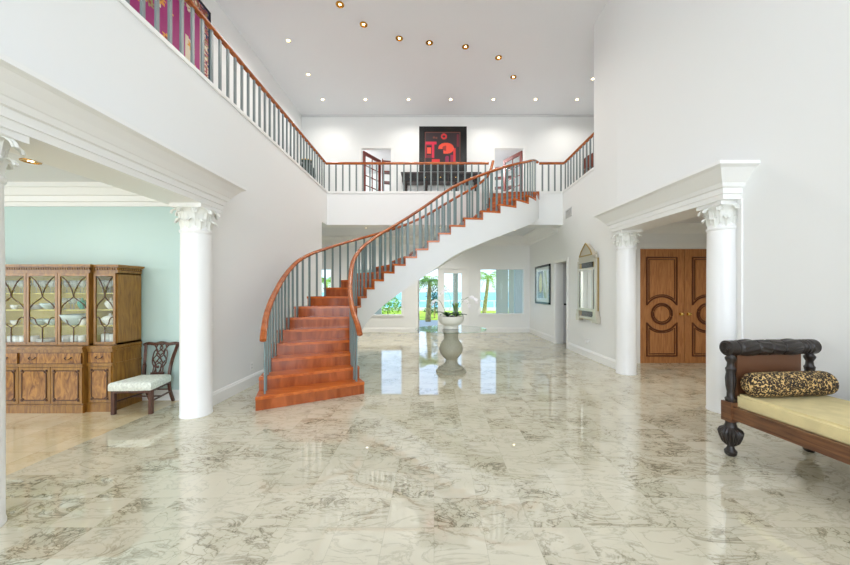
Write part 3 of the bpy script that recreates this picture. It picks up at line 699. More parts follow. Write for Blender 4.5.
# ---------------------------------------------------------------- pedestal table, bowl, orchids
TX, TY = .36, 7.2
t = thing('pedestal_table', 'round glass-topped table on a baluster-shaped stone pedestal', 'table', (TX, TY, 0))
bm = NB(); P = [(.0, 0), (.315, 0), (.318, .04), (.30, .055), (.265, .065), (.27, .085), (.255, .105), (.205, .12), (.20, .14), (.17, .15), (.145, .175), (.128, .205), (.118, .24), (.122, .275), (.15, .30), (.19, .345), (.228, .40), (.246, .46), (.248, .51), (.238, .565), (.21, .62), (.175, .66), (.157, .69), (.15, .73), (.152, .78), (.168, .84), (.20, .875), (.205, .893), (.0, .893)]
lathe(bm, P, seg=48); link('pedestal', bm, 'stone', t, True)
bm = NB(); lathe(bm, [(0, .896), (.738, .896), (.745, .899), (.745, .911), (.738, .914), (0, .914)], seg=72); link('glass_top', bm, 'tglass', t)
bm = NB()
lathe(bm, [(.742, .8955), (.752, .898), (.752, .913), (.742, .9155), (.742, .8955)], seg=72); link('polished_edge', bm, 'tglass', t, True)
zb = .9155
bw = thing('planter_bowl', 'off-white round ceramic planter bowl centred on the glass table', 'bowl', (TX, TY, zb)); bm = NB()
lathe(bm, [(0, 0), (.16, 0), (.165, .02), (.155, .05), (.165, .075), (.21, .095), (.25, .14), (.27, .20), (.275, .262), (.262, .265), (.258, .25), (.24, .2), (.0, .19)], seg=48); link('bowl_body', bm, 'bowl', bw, True)
bm = NB(); lathe(bm, [(0, .18), (.24, .195), (.252, .235), (.15, .25), (0, .255)], seg=24); link('moss', bm, 'soil', bw, True)
def strap(bm, base, ang, L, w, lift, droop):
    rings = []
    for i in range(10):
        q = i/9; d = L*q; z = lift*math.sin(q*PI*.6)-droop*q*q; ww = w*math.sin(PI*min(.98, .12+q*.86))**.7*.5
        c = Vector((base[0]+math.cos(ang)*d, base[1]+math.sin(ang)*d, base[2]+z)); s = Vector((-math.sin(ang), math.cos(ang), 0))
        rings.append([c-s*ww+Vector((0, 0, .012)), c-Vector((0, 0, .002)), c+s*ww+Vector((0, 0, .012)), c+Vector((0, 0, .004))])
    loft(bm, rings)
def flower(c, nrm, s):
    bm = NB(); n = Vector(nrm).normalized(); a = n.cross(Vector((0, 0, 1))).normalized(); b = a.cross(n)
    for k in range(5):
        th = 2*PI*k/5+PI/2; d = a*math.cos(th)+b*math.sin(th); e = d.cross(n); L = s*(1 if k in (0, 2, 3) else 1.15); w = s*.42*(1 if k in (0, 2, 3) else 1.5)
        v = [Vector(c), Vector(c)+d*L*.5+e*w*.5+n*.004, Vector(c)+d*L+n*-.004, Vector(c)+d*L*.5-e*w*.5+n*.004, Vector(c)+d*L*.5+n*.010]
        V = [bm.verts.new(p) for p in v]
        for f in ((0, 1, 4), (1, 2, 4), (2, 3, 4), (3, 0, 4)): bm.faces.new([V[i] for i in f])
        W = [bm.verts.new(p-n*.004) for p in v]
        for f in ((0, 4, 1), (1, 4, 2), (2, 4, 3), (3, 4, 0)): bm.faces.new([W[i] for i in f])
    bmesh.ops.create_icosphere(bm, subdivisions=1, radius=s*.18, matrix=Matrix.Translation(Vector(c)+n*.012))
    return bm
def orchid(px, py, label, stems, nleaf, seed):
    rnd = random.Random(seed); o = thing('orchid_plant', label, 'plant', (TX+px, TY+py, zb+.245), group='orchids in the planter bowl')
    for k in range(nleaf):
        bm = NB(); strap(bm, (0, 0, 0), 2*PI*k/nleaf+rnd.uniform(-.2, .2), rnd.uniform(.17, .25), .075, rnd.uniform(.06, .13), rnd.uniform(.02, .08)); link('leaf', bm, 'leaf', o, True)
    for pts, nf in stems:
        sp = smoothpath(pts, 5); bm = NB(); tube(bm, sp, .0045, 6); link('stem', bm, 'stem', o, True)
        for j in range(nf):
            p = Vector(sp[-1-int(j*len(sp)*.42/max(1, nf))]); link('flower', flower(p+Vector((rnd.uniform(-.02, .02), -.02, rnd.uniform(-.03, .01))), (rnd.uniform(-.4, .4), -1, .1), rnd.uniform(.034, .044)), 'petal', o)
orchid(-.08, -.02, 'white orchid with the tallest arching stem on left side of the bowl', [([(0, 0, 0), (.06, 0, .2), (.06, 0, .42), (-.02, -.02, .56), (-.10, -.04, .54), (-.16, -.05, .46)], 7), ([(0, 0, 0), (-.08, .04, .2), (-.16, .05, .34), (-.26, .04, .36), (-.30, .03, .28)], 4)], 7, 1)
orchid(.10, .03, 'white orchid with stems arching out over the right rim of the bowl', [([(0, 0, 0), (.06, 0, .18), (.16, .02, .34), (.28, .02, .42), (.38, .02, .40), (.45, .02, .32)], 9), ([(0, 0, 0), (.04, .03, .2), (.12, .05, .36), (.22, .04, .36), (.28, .04, .24)], 5)], 7, 2)
bm = NB()
fern = thing('leafy_plant', 'small light green leafy plant standing up behind the orchids', 'plant', (TX+.09, TY-.06, zb+.245))
for k in range(9):
    bm = NB(); a = 2*PI*k/9; tube(bm, [(0, 0, 0), (.02*math.cos(a), .02*math.sin(a), .12), (.06*math.cos(a), .06*math.sin(a), .24+.02*(k % 3)), (.11*math.cos(a), .11*math.sin(a), .28+.02*(k % 3))], [.004, .016, .02, .002], 6, 1, .2); link('leaf', bm, 'frond', fern, True)
# ---------------------------------------------------------------- china cabinet
XF = -4.555           # right face
CW = 1.784; WW = .36
cx1 = -4.915; cx0 = cx1-CW
cab = thing('china_cabinet', 'wide mahogany breakfront china cabinet with arched glazing bars', 'cabinet', ((cx0+cx1)/2, 5.1, 0))
CO = Vector(((cx0+cx1)/2, 5.1, 0))
def cl(name, bm, mat, parent=None, smooth=False):
    bmesh.ops.translate(bm, verts=bm.verts, vec=-CO); return link(name, bm, mat, parent or cab, smooth)
YB = 5.29
secs = [(cx0-WW, cx0, 4.81, 4.88, 'wing'), (cx0, cx1, 4.75, 4.84, 'centre'), (cx1, XF, 4.81, 4.88, 'wing')]
ZW = .93
for (x0, x1, yf, yu, nm) in secs:
    bm = NB(); box(bm, x0, x1, yf+.02, YB, .10, ZW-.04); cl('lower_carcass', bm, 'cab')
    bm = NB(); box(bm, x0-(.012 if nm == 'centre' else 0), x1+.012, yf-.008, YB, 0, .10); box(bm, x0-(.006 if nm == 'centre' else 0), x1+.006, yf-.0, YB, .10, .12); cl('plinth', bm, 'cab')
    bm = NB(); box(bm, x0-.012*(nm == 'centre'), x1+.015, yf-.02, YB, ZW-.04, ZW-.015); box(bm, x0, x1+.008, yf-.005, YB, ZW-.015, ZW); cl('waist_moulding', bm, 'cab')
    # upper case: back, sides, top, bottom
    zt = 1.97
    bm = NB(); box(bm, x0, x0+.02, yu+.02, YB, ZW, zt); box(bm, x1-.02, x1, yu+.02, YB, ZW, zt); box(bm, x0, x1, yu+.02, YB, zt-.02, zt); box(bm, x0, x1, yu+.02, YB, ZW, ZW+.03); cl('upper_carcass', bm, 'cab')
    bm = NB(); box(bm, x0+.02, x1-.02, YB-.02, YB-.002, ZW+.03, zt-.02); cl('back_lining', bm, 'cabin')
    bm = NB(); box(bm, x0+.0205, x0+.024, yu+.04, YB-.02, ZW+.03, zt-.02); box(bm, x1-.024, x1-.0205, yu+.04, YB-.02, ZW+.03, zt-.02); cl('side_lining', bm, 'cabin')
    for zs in (1.21, 1.44, 1.68):
        bm = NB(); box(bm, x0+.02, x1-.02, yu+.045, YB-.02, zs-.015, zs); cl('shelf', bm, 'cabin')
    # cornice with dentils
    bm = NB(); e = 1 if nm == 'centre' else 0
    for d, z0, z1 in ((.008, zt, zt+.035), (.035, zt+.075, zt+.09), (.05, zt+.09, zt+.115)):
        box(bm, x0-d*e, x1+d, yu+.02-d, YB, z0, z1)
    cl('cornice', bm, 'cab')
    bm = NB(); box(bm, x0, x1+.004, yu+.015, YB, zt+.035, zt+.075); cl('dentil_ground', bm, 'cabdark')
    bm = NB(); n = int((x1-x0)/.034)
    for i in range(n+1): xx = x0+(x1-x0)*i/n; box(bm, xx-.009, xx+.009, yu-.008, yu+.015, zt+.04, zt+.07)
    if x1 == XF:
        for i in range(11): yy = yu+.02+i*.036; box(bm, x1+.004, x1+.024, yy, yy+.018, zt+.04, zt+.07)
    cl('dentil_band', bm, 'cab')
    # doors
    nd = 4 if nm == 'centre' else 1; dw = (x1-x0)/nd
    for i in range(nd):
        a = x0+i*dw+.004; b = a+dw-.008
        if nm == 'wing': a += .02; b -= .015
        # glazed door
        z0, z1 = ZW+.012, zt-.008; s = .032
        bm = NB(); box(bm, a, a+s, yu, yu+.02, z0, z1); box(bm, b-s, b, yu, yu+.02, z0, z1); box(bm, a+s, b-s, yu, yu+.02, z0, z0+.035); box(bm, a+s, b-s, yu, yu+.02, z1-.04, z1)
        gd = cl('glazed_door', bm, 'cab')
        ga, gb, g0, g1 = a+s, b-s, z0+.035, z1-.04; gw, gh = gb-ga, g1-g0
        bm = NB(); box(bm, ga, gb, yu+.012, yu+.015, g0, g1); cl('glass_pane', bm, 'pane', gd)
        bm = NB(); P = lambda u, v: (ga+gw*u, yu+.008, g0+gh*v); c = .5
        for m in (0, 1):
            f = (lambda u: 1-u) if m else (lambda u: u)
            for pts in ([(0, 1), (.22, .93), (.42, .8), (.5, .69)], [(.5, .69), (.40, .65), (.15, .58), (0, .50)], [(0, .36), (.1, .375), (.22, .34), (.30, .27), (.5, .22)], [(0, .5), (.0, .36)]):
                tube(bm, smoothpath([P(f(u), v) for u, v in pts], 4), .0065, 5)
        tube(bm, [P(.5, .22), P(.5, 0)], .0065, 5); cl('glazing_bars', bm, 'cabdark', gd)
        # lower door
        z0, z1 = .13, .64
        bm = NB(); box(bm, a, b, yf, yf+.02, z0, z1); ld = cl('lower_door', bm, 'cab')
        m_ = .05; r_ = .03
        pa, pb, p0, p1 = a+m_, b-m_, z0+m_, z1-m_
        def qc(ccx, ccz, a0): return [(ccx+r_*math.cos(a0-PI/2*i/5), yf-.004, ccz+r_*math.sin(a0-PI/2*i/5)) for i in range(6)]
        pts = qc(pa, p0, PI/2)+qc(pb, p0, PI)+qc(pb, p1, 3*PI/2)+qc(pa, p1, 2*PI)
        # concave (notched) corners drawn as one loop
        bm = NB(); tube(bm, pts+[pts[0]], .007, 6)
        for qx in (pa, pb):
            for qz in (p0, p1): lathe(bm, [(.0, 0), (.017, 0), (.02, .006), (.012, .012), (0, .014)], (qx, yf, qz), 12, T=Matrix.Rotation(PI/2, 4, 'X'))
        cl('panel_moulding', bm, 'cabdark', ld)
        bm = NB(); extr(bm, pts, (0, .003, 0)); cl('veneer_panel', bm, 'burl', ld)
    # drawers
    nr = 2 if nm == 'centre' else 1; rw = (x1-x0)/nr
    for i in range(nr):
        a = x0+i*rw+.015; b = a+rw-.03
        bm = NB(); box(bm, a, b, yf+.002, yf+.02, .69, .84); dr = cl('drawer', bm, 'burl')
        bm = NB(); tube(bm, [(a, yf, .69), (b, yf, .69), (b, yf, .84), (a, yf, .84), (a, yf, .69)], .004, 4); cl('drawer_beading', bm, 'cabdark', dr)
        for hx in ((a+.18, b-.18) if nm == 'centre' else ((a+b)/2,)):
            bm = NB(); tube(bm, smoothpath([(hx-.04, yf, .775), (hx-.04, yf-.015, .765), (hx, yf-.022, .745), (hx+.04, yf-.015, .765), (hx+.04, yf, .775)], 4), .005, 6)
            for q in (-.04, .04): lathe(bm, [(.011, 0), (.013, .004), (.004, .008)], (hx+q, yf, .775), 10, T=Matrix.Rotation(PI/2, 4, 'X'))
            cl('handle', bm, 'cabdark', dr, True)
    bm = NB(); box(bm, x0, x1, yf+.0, yf+.02, .645, .685); box(bm, x0, x1, yf+.004, yf+.02, .845, .89); cl('front_rail', bm, 'cab')
# side mouldings
bm = NB(); box(bm, XF, XF+.008, 4.87, YB, .65, .68); box(bm, XF, XF+.008, 4.87, YB, .84, .87); cl('side_moulding', bm, 'cab')
# contents of the cabinet
def cup(bm, s=1.0): lathe(bm, [(0, 0), (.022*s, 0), (.024*s, .006), (.038*s, .03*s), (.045*s, .06*s), (.042*s, .06*s), (.034*s, .03*s), (0, .012)], seg=16); tube(bm, smoothpath([(.038*s, 0, .05*s), (.062*s, 0, .05*s), (.062*s, 0, .025*s), (.034*s, 0, .02*s)], 3), .004, 5)
def plate_(bm, s=1.0): lathe(bm, [(0, 0), (.06*s, 0), (.10*s, .016), (.102*s, .018), (.098*s, .02), (.058*s, .006), (0, .005)], seg=24)
def bowl_(bm, s=1.0): lathe(bm, [(0, 0), (.04*s, 0), (.045*s, .01), (.085*s, .05*s), (.10*s, .09*s), (.096*s, .09*s), (.08*s, .052*s), (.03*s, .014), (0, .012)], seg=24)
def goblet(bm, s=1.0): lathe(bm, [(0, 0), (.03*s, 0), (.031*s, .003), (.005, .008), (.004, .07*s), (.02*s, .085*s), (.032*s, .12*s), (.029*s, .165*s), (.027*s, .165*s), (.03*s, .12*s), (.015*s, .09*s), (0, .088*s)], seg=14)
def mug(bm, s=1.0): lathe(bm, [(0, 0), (.035*s, 0), (.037*s, .005), (.038*s, .08*s), (.034*s, .08*s), (.033*s, .01), (0, .01)], seg=16); tube(bm, smoothpath([(.036*s, 0, .065*s), (.06*s, 0, .06*s), (.06*s, 0, .03*s), (.036*s, 0, .02*s)], 3), .005, 5)
def disht(bm, s=1.0):  # lidded tureen
    lathe(bm, [(0, 0), (.05*s, 0), (.045*s, .015), (.08*s, .04), (.10*s, .08), (.10*s, .095), (.07*s, .125), (.02*s, .14), (.015*s, .15), (.018*s, .165), (0, .17)], seg=24)
def mesh_of(fn, s=1.0):
    bm = NB(); fn(bm, s); bmesh.ops.recalc_face_normals(bm, faces=bm.faces); me = bpy.data.meshes.new(fn.__name__); bm.to_mesh(me); bm.free()
    for p in me.polygons: p.use_smooth = True
    return me
proto = {}
def item(kind, name, label, cat_, x, y, z, mat, s=1.0, rz=0, group=None):
    key = (kind.__name__, mat, s)
    if key not in proto: proto[key] = mesh_of(kind, s); proto[key].materials.append(M[mat])
    o = bpy.data.objects.new(name, proto[key]); C.objects.link(o); o.location = (x-(.10 if x < -4.93 else .02), 4.975+(y-5.08)*.4, z); o.rotation_euler = (0, 0, rz); return tag(o, label, cat_, group)
SH = [ZW+.03, 1.21, 1.44, 1.68]
dws = CW/4
doors_x = [(cx1-3*dws, 'third glazed door from the right wing'), (cx1-2*dws, 'x'), (cx1-dws, 'y')]
bays = [(cx1-2.5*dws, 'behind the glazed door next to the left column'), (cx1-1.5*dws, 'behind the middle visible glazed door'), (cx1-.5*dws, 'behind the glazed door beside the right wing'), ((cx1+XF)/2, 'in the right wing of the china cabinet')]
shn = ['bottom', 'second', 'third', 'top']
for bi, (bx, bn) in enumerate(bays):
    yy = 5.12
    # top shelf: glasses
    for j in range(6 if bi < 3 else 5):
        item(goblet, 'wine_glass', 'clear stemmed glass on the top shelf '+bn, 'glass', bx-.15+j*.06 if bi < 3 else bx-.11+j*.055, yy+.06*(j % 2), SH[3], 'crystal', 1.1, 0, 'stemmed glasses on top shelf '+bn)
item(cup, 'teacup', 'white teacup on third shelf behind the glazed door next to left column', 'cup', bays[0][0]+.02, 5.03, SH[2], 'china', 1.1, .3)
item(cup, 'teacup', 'white teacup on second shelf behind the glazed door next to left column', 'cup', bays[0][0]+.03, 5.03, SH[1], 'china', 1.2, 2.2)
for j in range(3): item(mug, 'mug', 'white mug on bottom shelf '+bays[0][1], 'mug', bays[0][0]-.02+j*.09, 5.02, SH[0], 'china', 1.2, 1+j, 'mugs on bottom shelf by left column')
for j in range(2): item(bowl_, 'serving_bowl', 'large pale blue bowl on second shelf '+bays[1][1], 'bowl', bays[1][0]-.09+j*.20, 5.08, SH[1], 'chinablue', .98, 0, 'large bowls behind middle door')
item(bowl_, 'serving_bowl', 'largest pale blue bowl on second shelf behind glazed door beside right wing', 'bowl', bays[2][0]-.02, 5.12, SH[1], 'chinablue', 1.75)
for j in range(4): item(plate_, 'dinner_plate', 'white plate in the stack on the bottom shelf '+bays[1][1], 'plate', bays[1][0]+.05, 5.08, SH[0]+j*.012, 'china', 1.2, 0, 'stacked plates behind middle door')
item(mug, 'mug', 'white mug beside stacked plates on bottom shelf behind middle door', 'mug', bays[1][0]-.13, 5.03, SH[0], 'china', 1.2, 2)
for j in range(3): item(mug, 'mug', 'white mug on bottom shelf '+bays[2][1], 'mug', bays[2][0]-.12+j*.12, 5.03, SH[0], 'china', 1.3, 1+j, 'mugs beside right wing')
item(disht, 'lidded_jar', 'small teal box-like jar on third shelf beside the right wing', 'jar', bays[2][0]+.10, 5.06, SH[2], 'teal', .55)
item(bowl_, 'serving_bowl', 'pale bowl on third shelf behind middle visible glazed door', 'bowl', bays[1][0]+.04, 5.1, SH[2], 'chinablue', 1.0)
item(disht, 'tureen', 'white lidded tureen on the third shelf in the right wing', 'tureen', bays[3][0], 5.15, SH[2], 'china', .7)
item(disht, 'tureen', 'white lidded tureen on the second shelf in the right wing', 'tureen', bays[3][0]-.01, 5.15, SH[1], 'china', 1.0)
for j in range(2): item(mug, 'mug', 'white mug on bottom shelf '+bays[3][1], 'mug', bays[3][0]-.06+j*.12, 5.12, SH[0], 'china', 1.5, 1+j, 'mugs in right wing')
for j in range(4): item(goblet, 'wine_glass', 'clear stemmed glass on third shelf behind the glazed door beside right wing', 'glass', bays[2][0]-.15+j*.065, 5.05+.05*(j % 2), SH[2], 'crystal', 1.0, 0, 'glasses on third shelf beside right wing')
for j in range(5): item(plate_, 'dinner_plate', 'white plate in the stack on third shelf behind the middle visible glazed door', 'plate', bays[1][0]-.14, 5.06, SH[2]+j*.012, 'china', .8, 0, 'plates on third shelf behind middle door')
for j in range(2): item(mug, 'cream_jug', 'small white jug on second shelf behind the glazed door beside right wing', 'jug', bays[2][0]+.14, 5.0+j*.2, SH[1], 'china', 1.1, j, 'small jugs beside large bowl')
# ---------------------------------------------------------------- dining chair
ch = thing('dining_chair', 'dark mahogany chair with pierced splat and pale aqua seat beside the china cabinet', 'chair', (-4.2, 4.95, 0), math.radians(4))
def cbar(bm, p, q, a, b=None): tube(bm, [p, q], [a*.7, (b or a)*.7], 4)
for s in (-1, 1):
    bm = NB(); box(bm, s*.245-.022, s*.245+.022, -.255, -.211, 0, .36); link('leg', bm, 'chair', ch)
    bm = NB(); tube(bm, smoothpath([(s*.165, .33, 0), (s*.17, .25, .2), (s*.18, .22, .40), (s*.195, .25, .62), (s*.235, .33, .88)], 5), .024, 4); link('rear_leg', bm, 'chair', ch)
    bm = NB(); cbar(bm, (s*.245, -.23, .17), (s*.17, .27, .17), .018); link('stretcher', bm, 'chair', ch)
bm = NB(); cbar(bm, (-.205, .02, .17), (.205, .02, .17), .018); cbar(bm, (-.17, .27, .2), (.17, .27, .2), .016); link('stretcher', bm, 'chair', ch)
bm = NB(); prism(bm, [(-.26, -.265), (.26, -.265), (.19, .22), (-.19, .22)], .30, .36); link('seat_rail', bm, 'chair', ch)
bm = NB(); sh = [(-.28, -.285), (-.1, -.295), (.1, -.295), (.28, -.285), (.215, .21), (-.215, .21)]
loft(bm, [[(x*k, y*k, z) for x, y in sh] for k, z in ((.98, .335), (1.0, .345), (1.0, .41), (.98, .43), (.92, .445), (.7, .455), (.3, .46))]); link('seat', bm, 'damask', ch, True)
bm = NB(); tube(bm, smoothpath([(-.27, .34, .875), (-.2, .335, .895), (-.1, .33, .885), (0, .33, .905), (.1, .33, .885), (.2, .335, .895), (.27, .34, .875)], 4), .024, 6, .8, 1); link('crest_rail', bm, 'chair', ch, True)
bm = NB()
zy = lambda z: .225+(z-.42)*.23
for m in (-1, 1):
    for pts in ([(.05, .46), (.035, .56), (.09, .66), (.04, .76), (.11, .88)], [(.07, .46), (.06, .56), (-.03, .64), (.06, .74), (-.02, .82), (.03, .89)], [(.02, .46), (.05, .60), (0, .70), (.07, .80), (.06, .89)], [(.06, .54), (.1, .62), (.1, .74), (.08, .80)]):
        tube(bm, smoothpath([(m*x, zy(z), z) for x, z in pts], 5), .0085, 6)
box(bm, -.09, .09, .215, .25, .43, .47); lathe(bm, [(0, 0), (.022, 0), (.02, .01), (0, .014)], (0, zy(.55)-.01, .55), 12, T=Matrix.Rotation(PI/2, 4, 'X'))
link('pierced_splat', bm, 'chair', ch, True)
# ---------------------------------------------------------------- daybed
bx_ = thing('daybed', 'carved dark wood daybed with pale gold mattress at the right edge', 'daybed', (3.08, 3.53, 0), math.radians(5.5))
W = .92; LEN = 2.0      # local: x across, -y towards the camera
def footp(bm, x, y):
    lathe(bm, [(0, 0), (.035, 0), (.052, .02), (.055, .05), (.035, .075), (.028, .10), (.045, .115), (.07, .14), (.09, .20), (.10, .245), (.09, .275), (.055, .30), (.045, .34), (.05, .37)], (x, y, 0), 72, .16, 18, (.115, .28))
for x, y in ((0, 0), (W, 0), (0, -LEN), (W, -LEN)):
    bm = NB(); footp(bm, x, y); link('leg', bm, 'ebony', bx_, True)
    bm = NB(); box(bm, x-.055, x+.055, y-.055, y+.055, .36, .56); link('corner_block', bm, 'bedrail', bx_)
    bm = NB(); lathe(bm, [(0, .56), (.045, .56), (.05, .59), (.035, .61), (.032, .66), (.042, .72), (.046, .80), (.038, .86), (.046, .90), (.034, .92), (.03, .96), (.045, .99), (.05, 1.01), (.03, 1.04), (.03, 1.07)], (x, y, 0), 28, .10, 12, (.62, .9)); link('armrest_post', bm, 'ebony', bx_, True)
bm = NB(); box(bm, -.035, .015, -LEN+.055, -.055, .39, .52); link('side_rail', bm, 'bedrail', bx_)
bm = NB(); box(bm, W-.015, W+.035, -LEN+.055, -.055, .39, .52); link('side_rail', bm, 'bedrail', bx_)
for y in (0, -LEN):
    bm = NB(); box(bm, .055, W-.055, y-.025, y+.025, .39, .52); link('end_rail', bm, 'bedrail', bx_)
    bm = NB(); box(bm, .06, W-.12, y-.015, y+.015, .52, 1.04); link('backrest_panel', bm, 'brown', bx_)
    # twisted, turned top roll
    bm = NB(); rings = []; n = 110; x0, x1 = -.06, W+.05; L = x1-x0
    for i in range(n+1):
        q = i/n; x = x0+L*q; r = .078
        for band in (.10, .13, .32, .46, .60, .80, .83, .87, .91): r -= .014*math.exp(-((q-band)/.006)**2)
        if .13 < q < .32: r += .006*math.sin((q-.13)/.19*PI)
        if .60 < q < .80: r += .006*math.sin((q-.6)/.2*PI)
        if i == 0 or i == n: r = .06
        tw = 0; fl = 0
        if .14 < q < .31: tw, fl = 26, .06
        elif .33 < q < .45: tw, fl = -26, .05
        elif .47 < q < .59: tw, fl = -26, .05
        elif .61 < q < .79: tw, fl = 26, .06
        rings.append([(x, y+r*(1+fl*math.sin(10*a+tw*q))*math.cos(a), 1.115+r*(1+fl*math.sin(10*a+tw*q))*math.sin(a)) for a in [2*PI*k/60 for k in range(60)]])
    loft(bm, rings)
    for xx, sg in ((x0, -1), (x1, 1)):
        for rr in (.052, .032, .014): tube(bm, [(xx, y+rr*math.cos(a), 1.115+rr*math.sin(a)) for a in [2*PI*k/24 for k in range(25)]], .006, 6)
    link('rolled_top', bm, 'ebony', bx_, True)
bm = NB(); box(bm, .02, W-.02, -LEN+.04, -.03, .50, .65); bevel(bm, .025, 3); link('mattress', bm, 'mattress', bx_, True)
bl = thing('bolster_pillow', 'leopard print bolster lying at the head of the daybed', 'pillow', (3.08, 3.53, .655), math.radians(5.5))
bm = NB(); rings = []; yb = -.17; prof = [(0, .02), (.01, .06), (.03, .095), (.06, .115), (.1, .12), (.5, .123), (.88, .12), (.92, .115), (.95, .095), (.97, .06), (.98, .02)]
for x, r in prof: rings.append([(x*.94+.0, yb+r*math.cos(2*PI*k/32), .121+r*math.sin(2*PI*k/32)) for k in range(32)])
loft(bm, rings); link('bolster_cover', bm, 'leopard', bl, True)
# ---------------------------------------------------------------- upstairs: picture, console, doors, tapestry, jar, armchair
p = thing('framed_picture', 'large black-framed red abstract picture on the upper back wall', 'picture', ((442.9-VX)/F*DU, DU, CAMH+(HY-149.5)/F*DU))
w, h = 47.5/F*DU/2, 45/F*DU/2
bm = NB(); s = .02
box(bm, -w-s, w+s, -.03, 0, h, h+s); box(bm, -w-s, w+s, -.03, 0, -h-s, -h); box(bm, -w-s, -w, -.03, 0, -h, h); box(bm, w, w+s, -.03, 0, -h, h); link('outer_fillet', bm, 'trim', p)
iw0, iw1, iz0, iz1 = -w+.21, w-.24, -h+.27, h-.2
bm = NB(); box(bm, -w, w, -.05, 0, iz1, h); box(bm, -w, w, -.05, 0, -h, iz0); box(bm, -w, iw0, -.05, 0, iz0, iz1); box(bm, iw1, w, -.05, 0, iz0, iz1); link('frame', bm, 'black', p)
def fna(u, v):
    if u < .02 or u > .98 or v < .02 or v > .98: return 'edge'
    if ((u-.54)/.085)**2+((v-.86)/.09)**2 < 1: return 'dark' if ((u-.54)/.04)**2+((v-.86)/.035)**2 < 1 else 'red'
    if ((u-.26)**2+(v-.83)**2 < .0011) or ((u-.33)**2+(v-.82)**2 < .0009): return 'brown'
    if u < .33 and .62 < v < .70: return 'crimson'
    if (u < .03 or .20 < u < .27) and .2 < v < .66: return 'crimson'
    if .07 < u < .18 and .33 < v < .52: return 'orange'
    if .055 < u < .195 and .3 < v < .58: return 'black'
    if .02 < u < .2 and .2 < v < .62: return 'maroon'
    e = ((u-.60)/.22)**2+((v-.50)/.17)**2
    if e < 1 and not (u < .52 and v < .48): return 'orange' if e > .22 or u > .6 else 'rust'
    if .80 < u < .87 and .08 < v < .5: return 'red'
    if .20 < u < .42 and .05 < v < .17: return 'red'
    if .58 < u < .68 and .02 < v < .27-.6*abs(u-.63): return 'plum'
    if .72 < u < .8 and .02 < v < .30: return 'plum'
    if .90 < u < .96 and .55 < v < .93: return 'maroon'
    return 'dark'
gridart('artwork', iw1-iw0, iz1-iz0, 90, 84, fna, {'dark': (52, 38, 42), 'red': (220, 50, 52), 'orange': (240, 84, 60), 'crimson': (214, 40, 72), 'maroon': (120, 34, 50), 'black': (30, 22, 26), 'rust': (150, 50, 44), 'plum': (150, 40, 80), 'brown': (122, 66, 52), 'edge': (120, 70, 60)}, p, Matrix.Translation(((iw0+iw1)/2, -.03, (iz0+iz1)/2)))
# console
yc = 12.45; k = yc/F
ct = thing('console_table', 'long dark console table with drawers under the red picture', 'table', ((441-VX)*k, yc, G))
hw_ = 38.5*k; top = CAMH+(HY-174.3)*k-G
bm = NB(); box(bm, -hw_-.04, hw_+.04, -.24, .24, top-.04, top); link('table_top', bm, 'blackw', ct)
bm = NB(); box(bm, -hw_, hw_, -.21, .21, top-.34, top-.04); link('apron', bm, 'blackw', ct)
for i in range(5):
    a = -hw_+.04+i*(2*hw_-.08)/5; b = a+(2*hw_-.08)/5-.04; bm = NB(); box(bm, a, b, -.225, -.21, top-.31, top-.08); dr = link('drawer', bm, 'black', ct)
    bm = NB(); lathe(bm, [(.006, 0), (.006, .012), (.018, .018), (.018, .028), (.001, .034)], ((a+b)/2, -.225, top-.19), 10, T=Matrix.Rotation(PI/2, 4, 'X')); link('knob', bm, 'gold', dr, True)
for sx in (-1, -.42, .42, 1):
    for sy in (-.16, .16):
        bm = NB(); lathe(bm, [(0, 0), (.03, 0), (.045, .05), (.03, .12), (.04, .2), (.055, .5), (.04, .75), (.055, .8), (.05, top-.34)], (sx*(hw_-.12), sy, 0), 14); link('leg', bm, 'blackw', ct, True)
# doorways upstairs
def updoor(n, d, ang, side, label):
    t = thing('door_%d' % n, label, 'door', (0, 0, 0), kind='structure'); a, b = d; w = .09
    bm = NB(); box(bm, a-w, a, DU-.03, DU, G, dz+w); box(bm, b, b+w, DU-.03, DU, G, dz+w); box(bm, a, b, DU-.03, DU, dz, dz+w); link('door_casing', bm, 'trim', t)
    lw = b-a-.02; H = dz-G-.02
    hx = a+.02 if side < 0 else b-.02
    T = Matrix.Translation((hx, DU+.17, G+.01)) @ Matrix.Rotation(ang, 4, 'Z')
    bm = NB()
    def B(x0, x1, z0, z1, th=.05): obox(bm, None, (x1-x0, th, z1-z0), M4=T @ Matrix.Translation(((x0+x1)/2, 0, (z0+z1)/2)))
    B(0, .12, 0, H); B(lw-.12, lw, 0, H); B(.12, lw-.12, 0, .25); B(.12, lw-.12, H-.14, H)
    B(lw/2-.015, lw/2+.015, .25, H-.14, .03)
    for i in range(1, 5): B(.12, lw-.12, .25+(H-.39)*i/5-.015, .25+(H-.39)*i/5+.015, .03)
    lf = link('door_leaf', bm, 'mahog', t)
    bm = NB(); B(.12, lw-.12, .25, H-.14, .006); link('glass_pane', bm, 'pane', lf)
updoor(4, dL, math.radians(62), -1, 'upper doorway left of the red picture with open mahogany glazed door')
for lx in (-2.5, 3):  # lamps added out of view to brighten the upper rooms
    t_ = thing('ceiling_lamp', 'added round white fill lamp in the room beyond the %s upper doorway' % ('left' if lx < 0 else 'right'), 'lamp', (-4.0 if lx < 0 else 1.2, 14.6, 7.6)); bm = NB(); lathe(bm, [(0, -.1), (.1, -.09), (.16, -.04), (.17, 0), (0, 0)], seg=24); link('fill_lamp_shade', bm, 'plastic', t_, True)
    l = bpy.data.lights.new('room_fill', 'POINT'); l.energy = 130; l.shadow_soft_size = .15; lo = bpy.data.objects.new('room_fill', l); C.objects.link(lo); lo.parent = t_; lo.location = (0, 0, -.35)
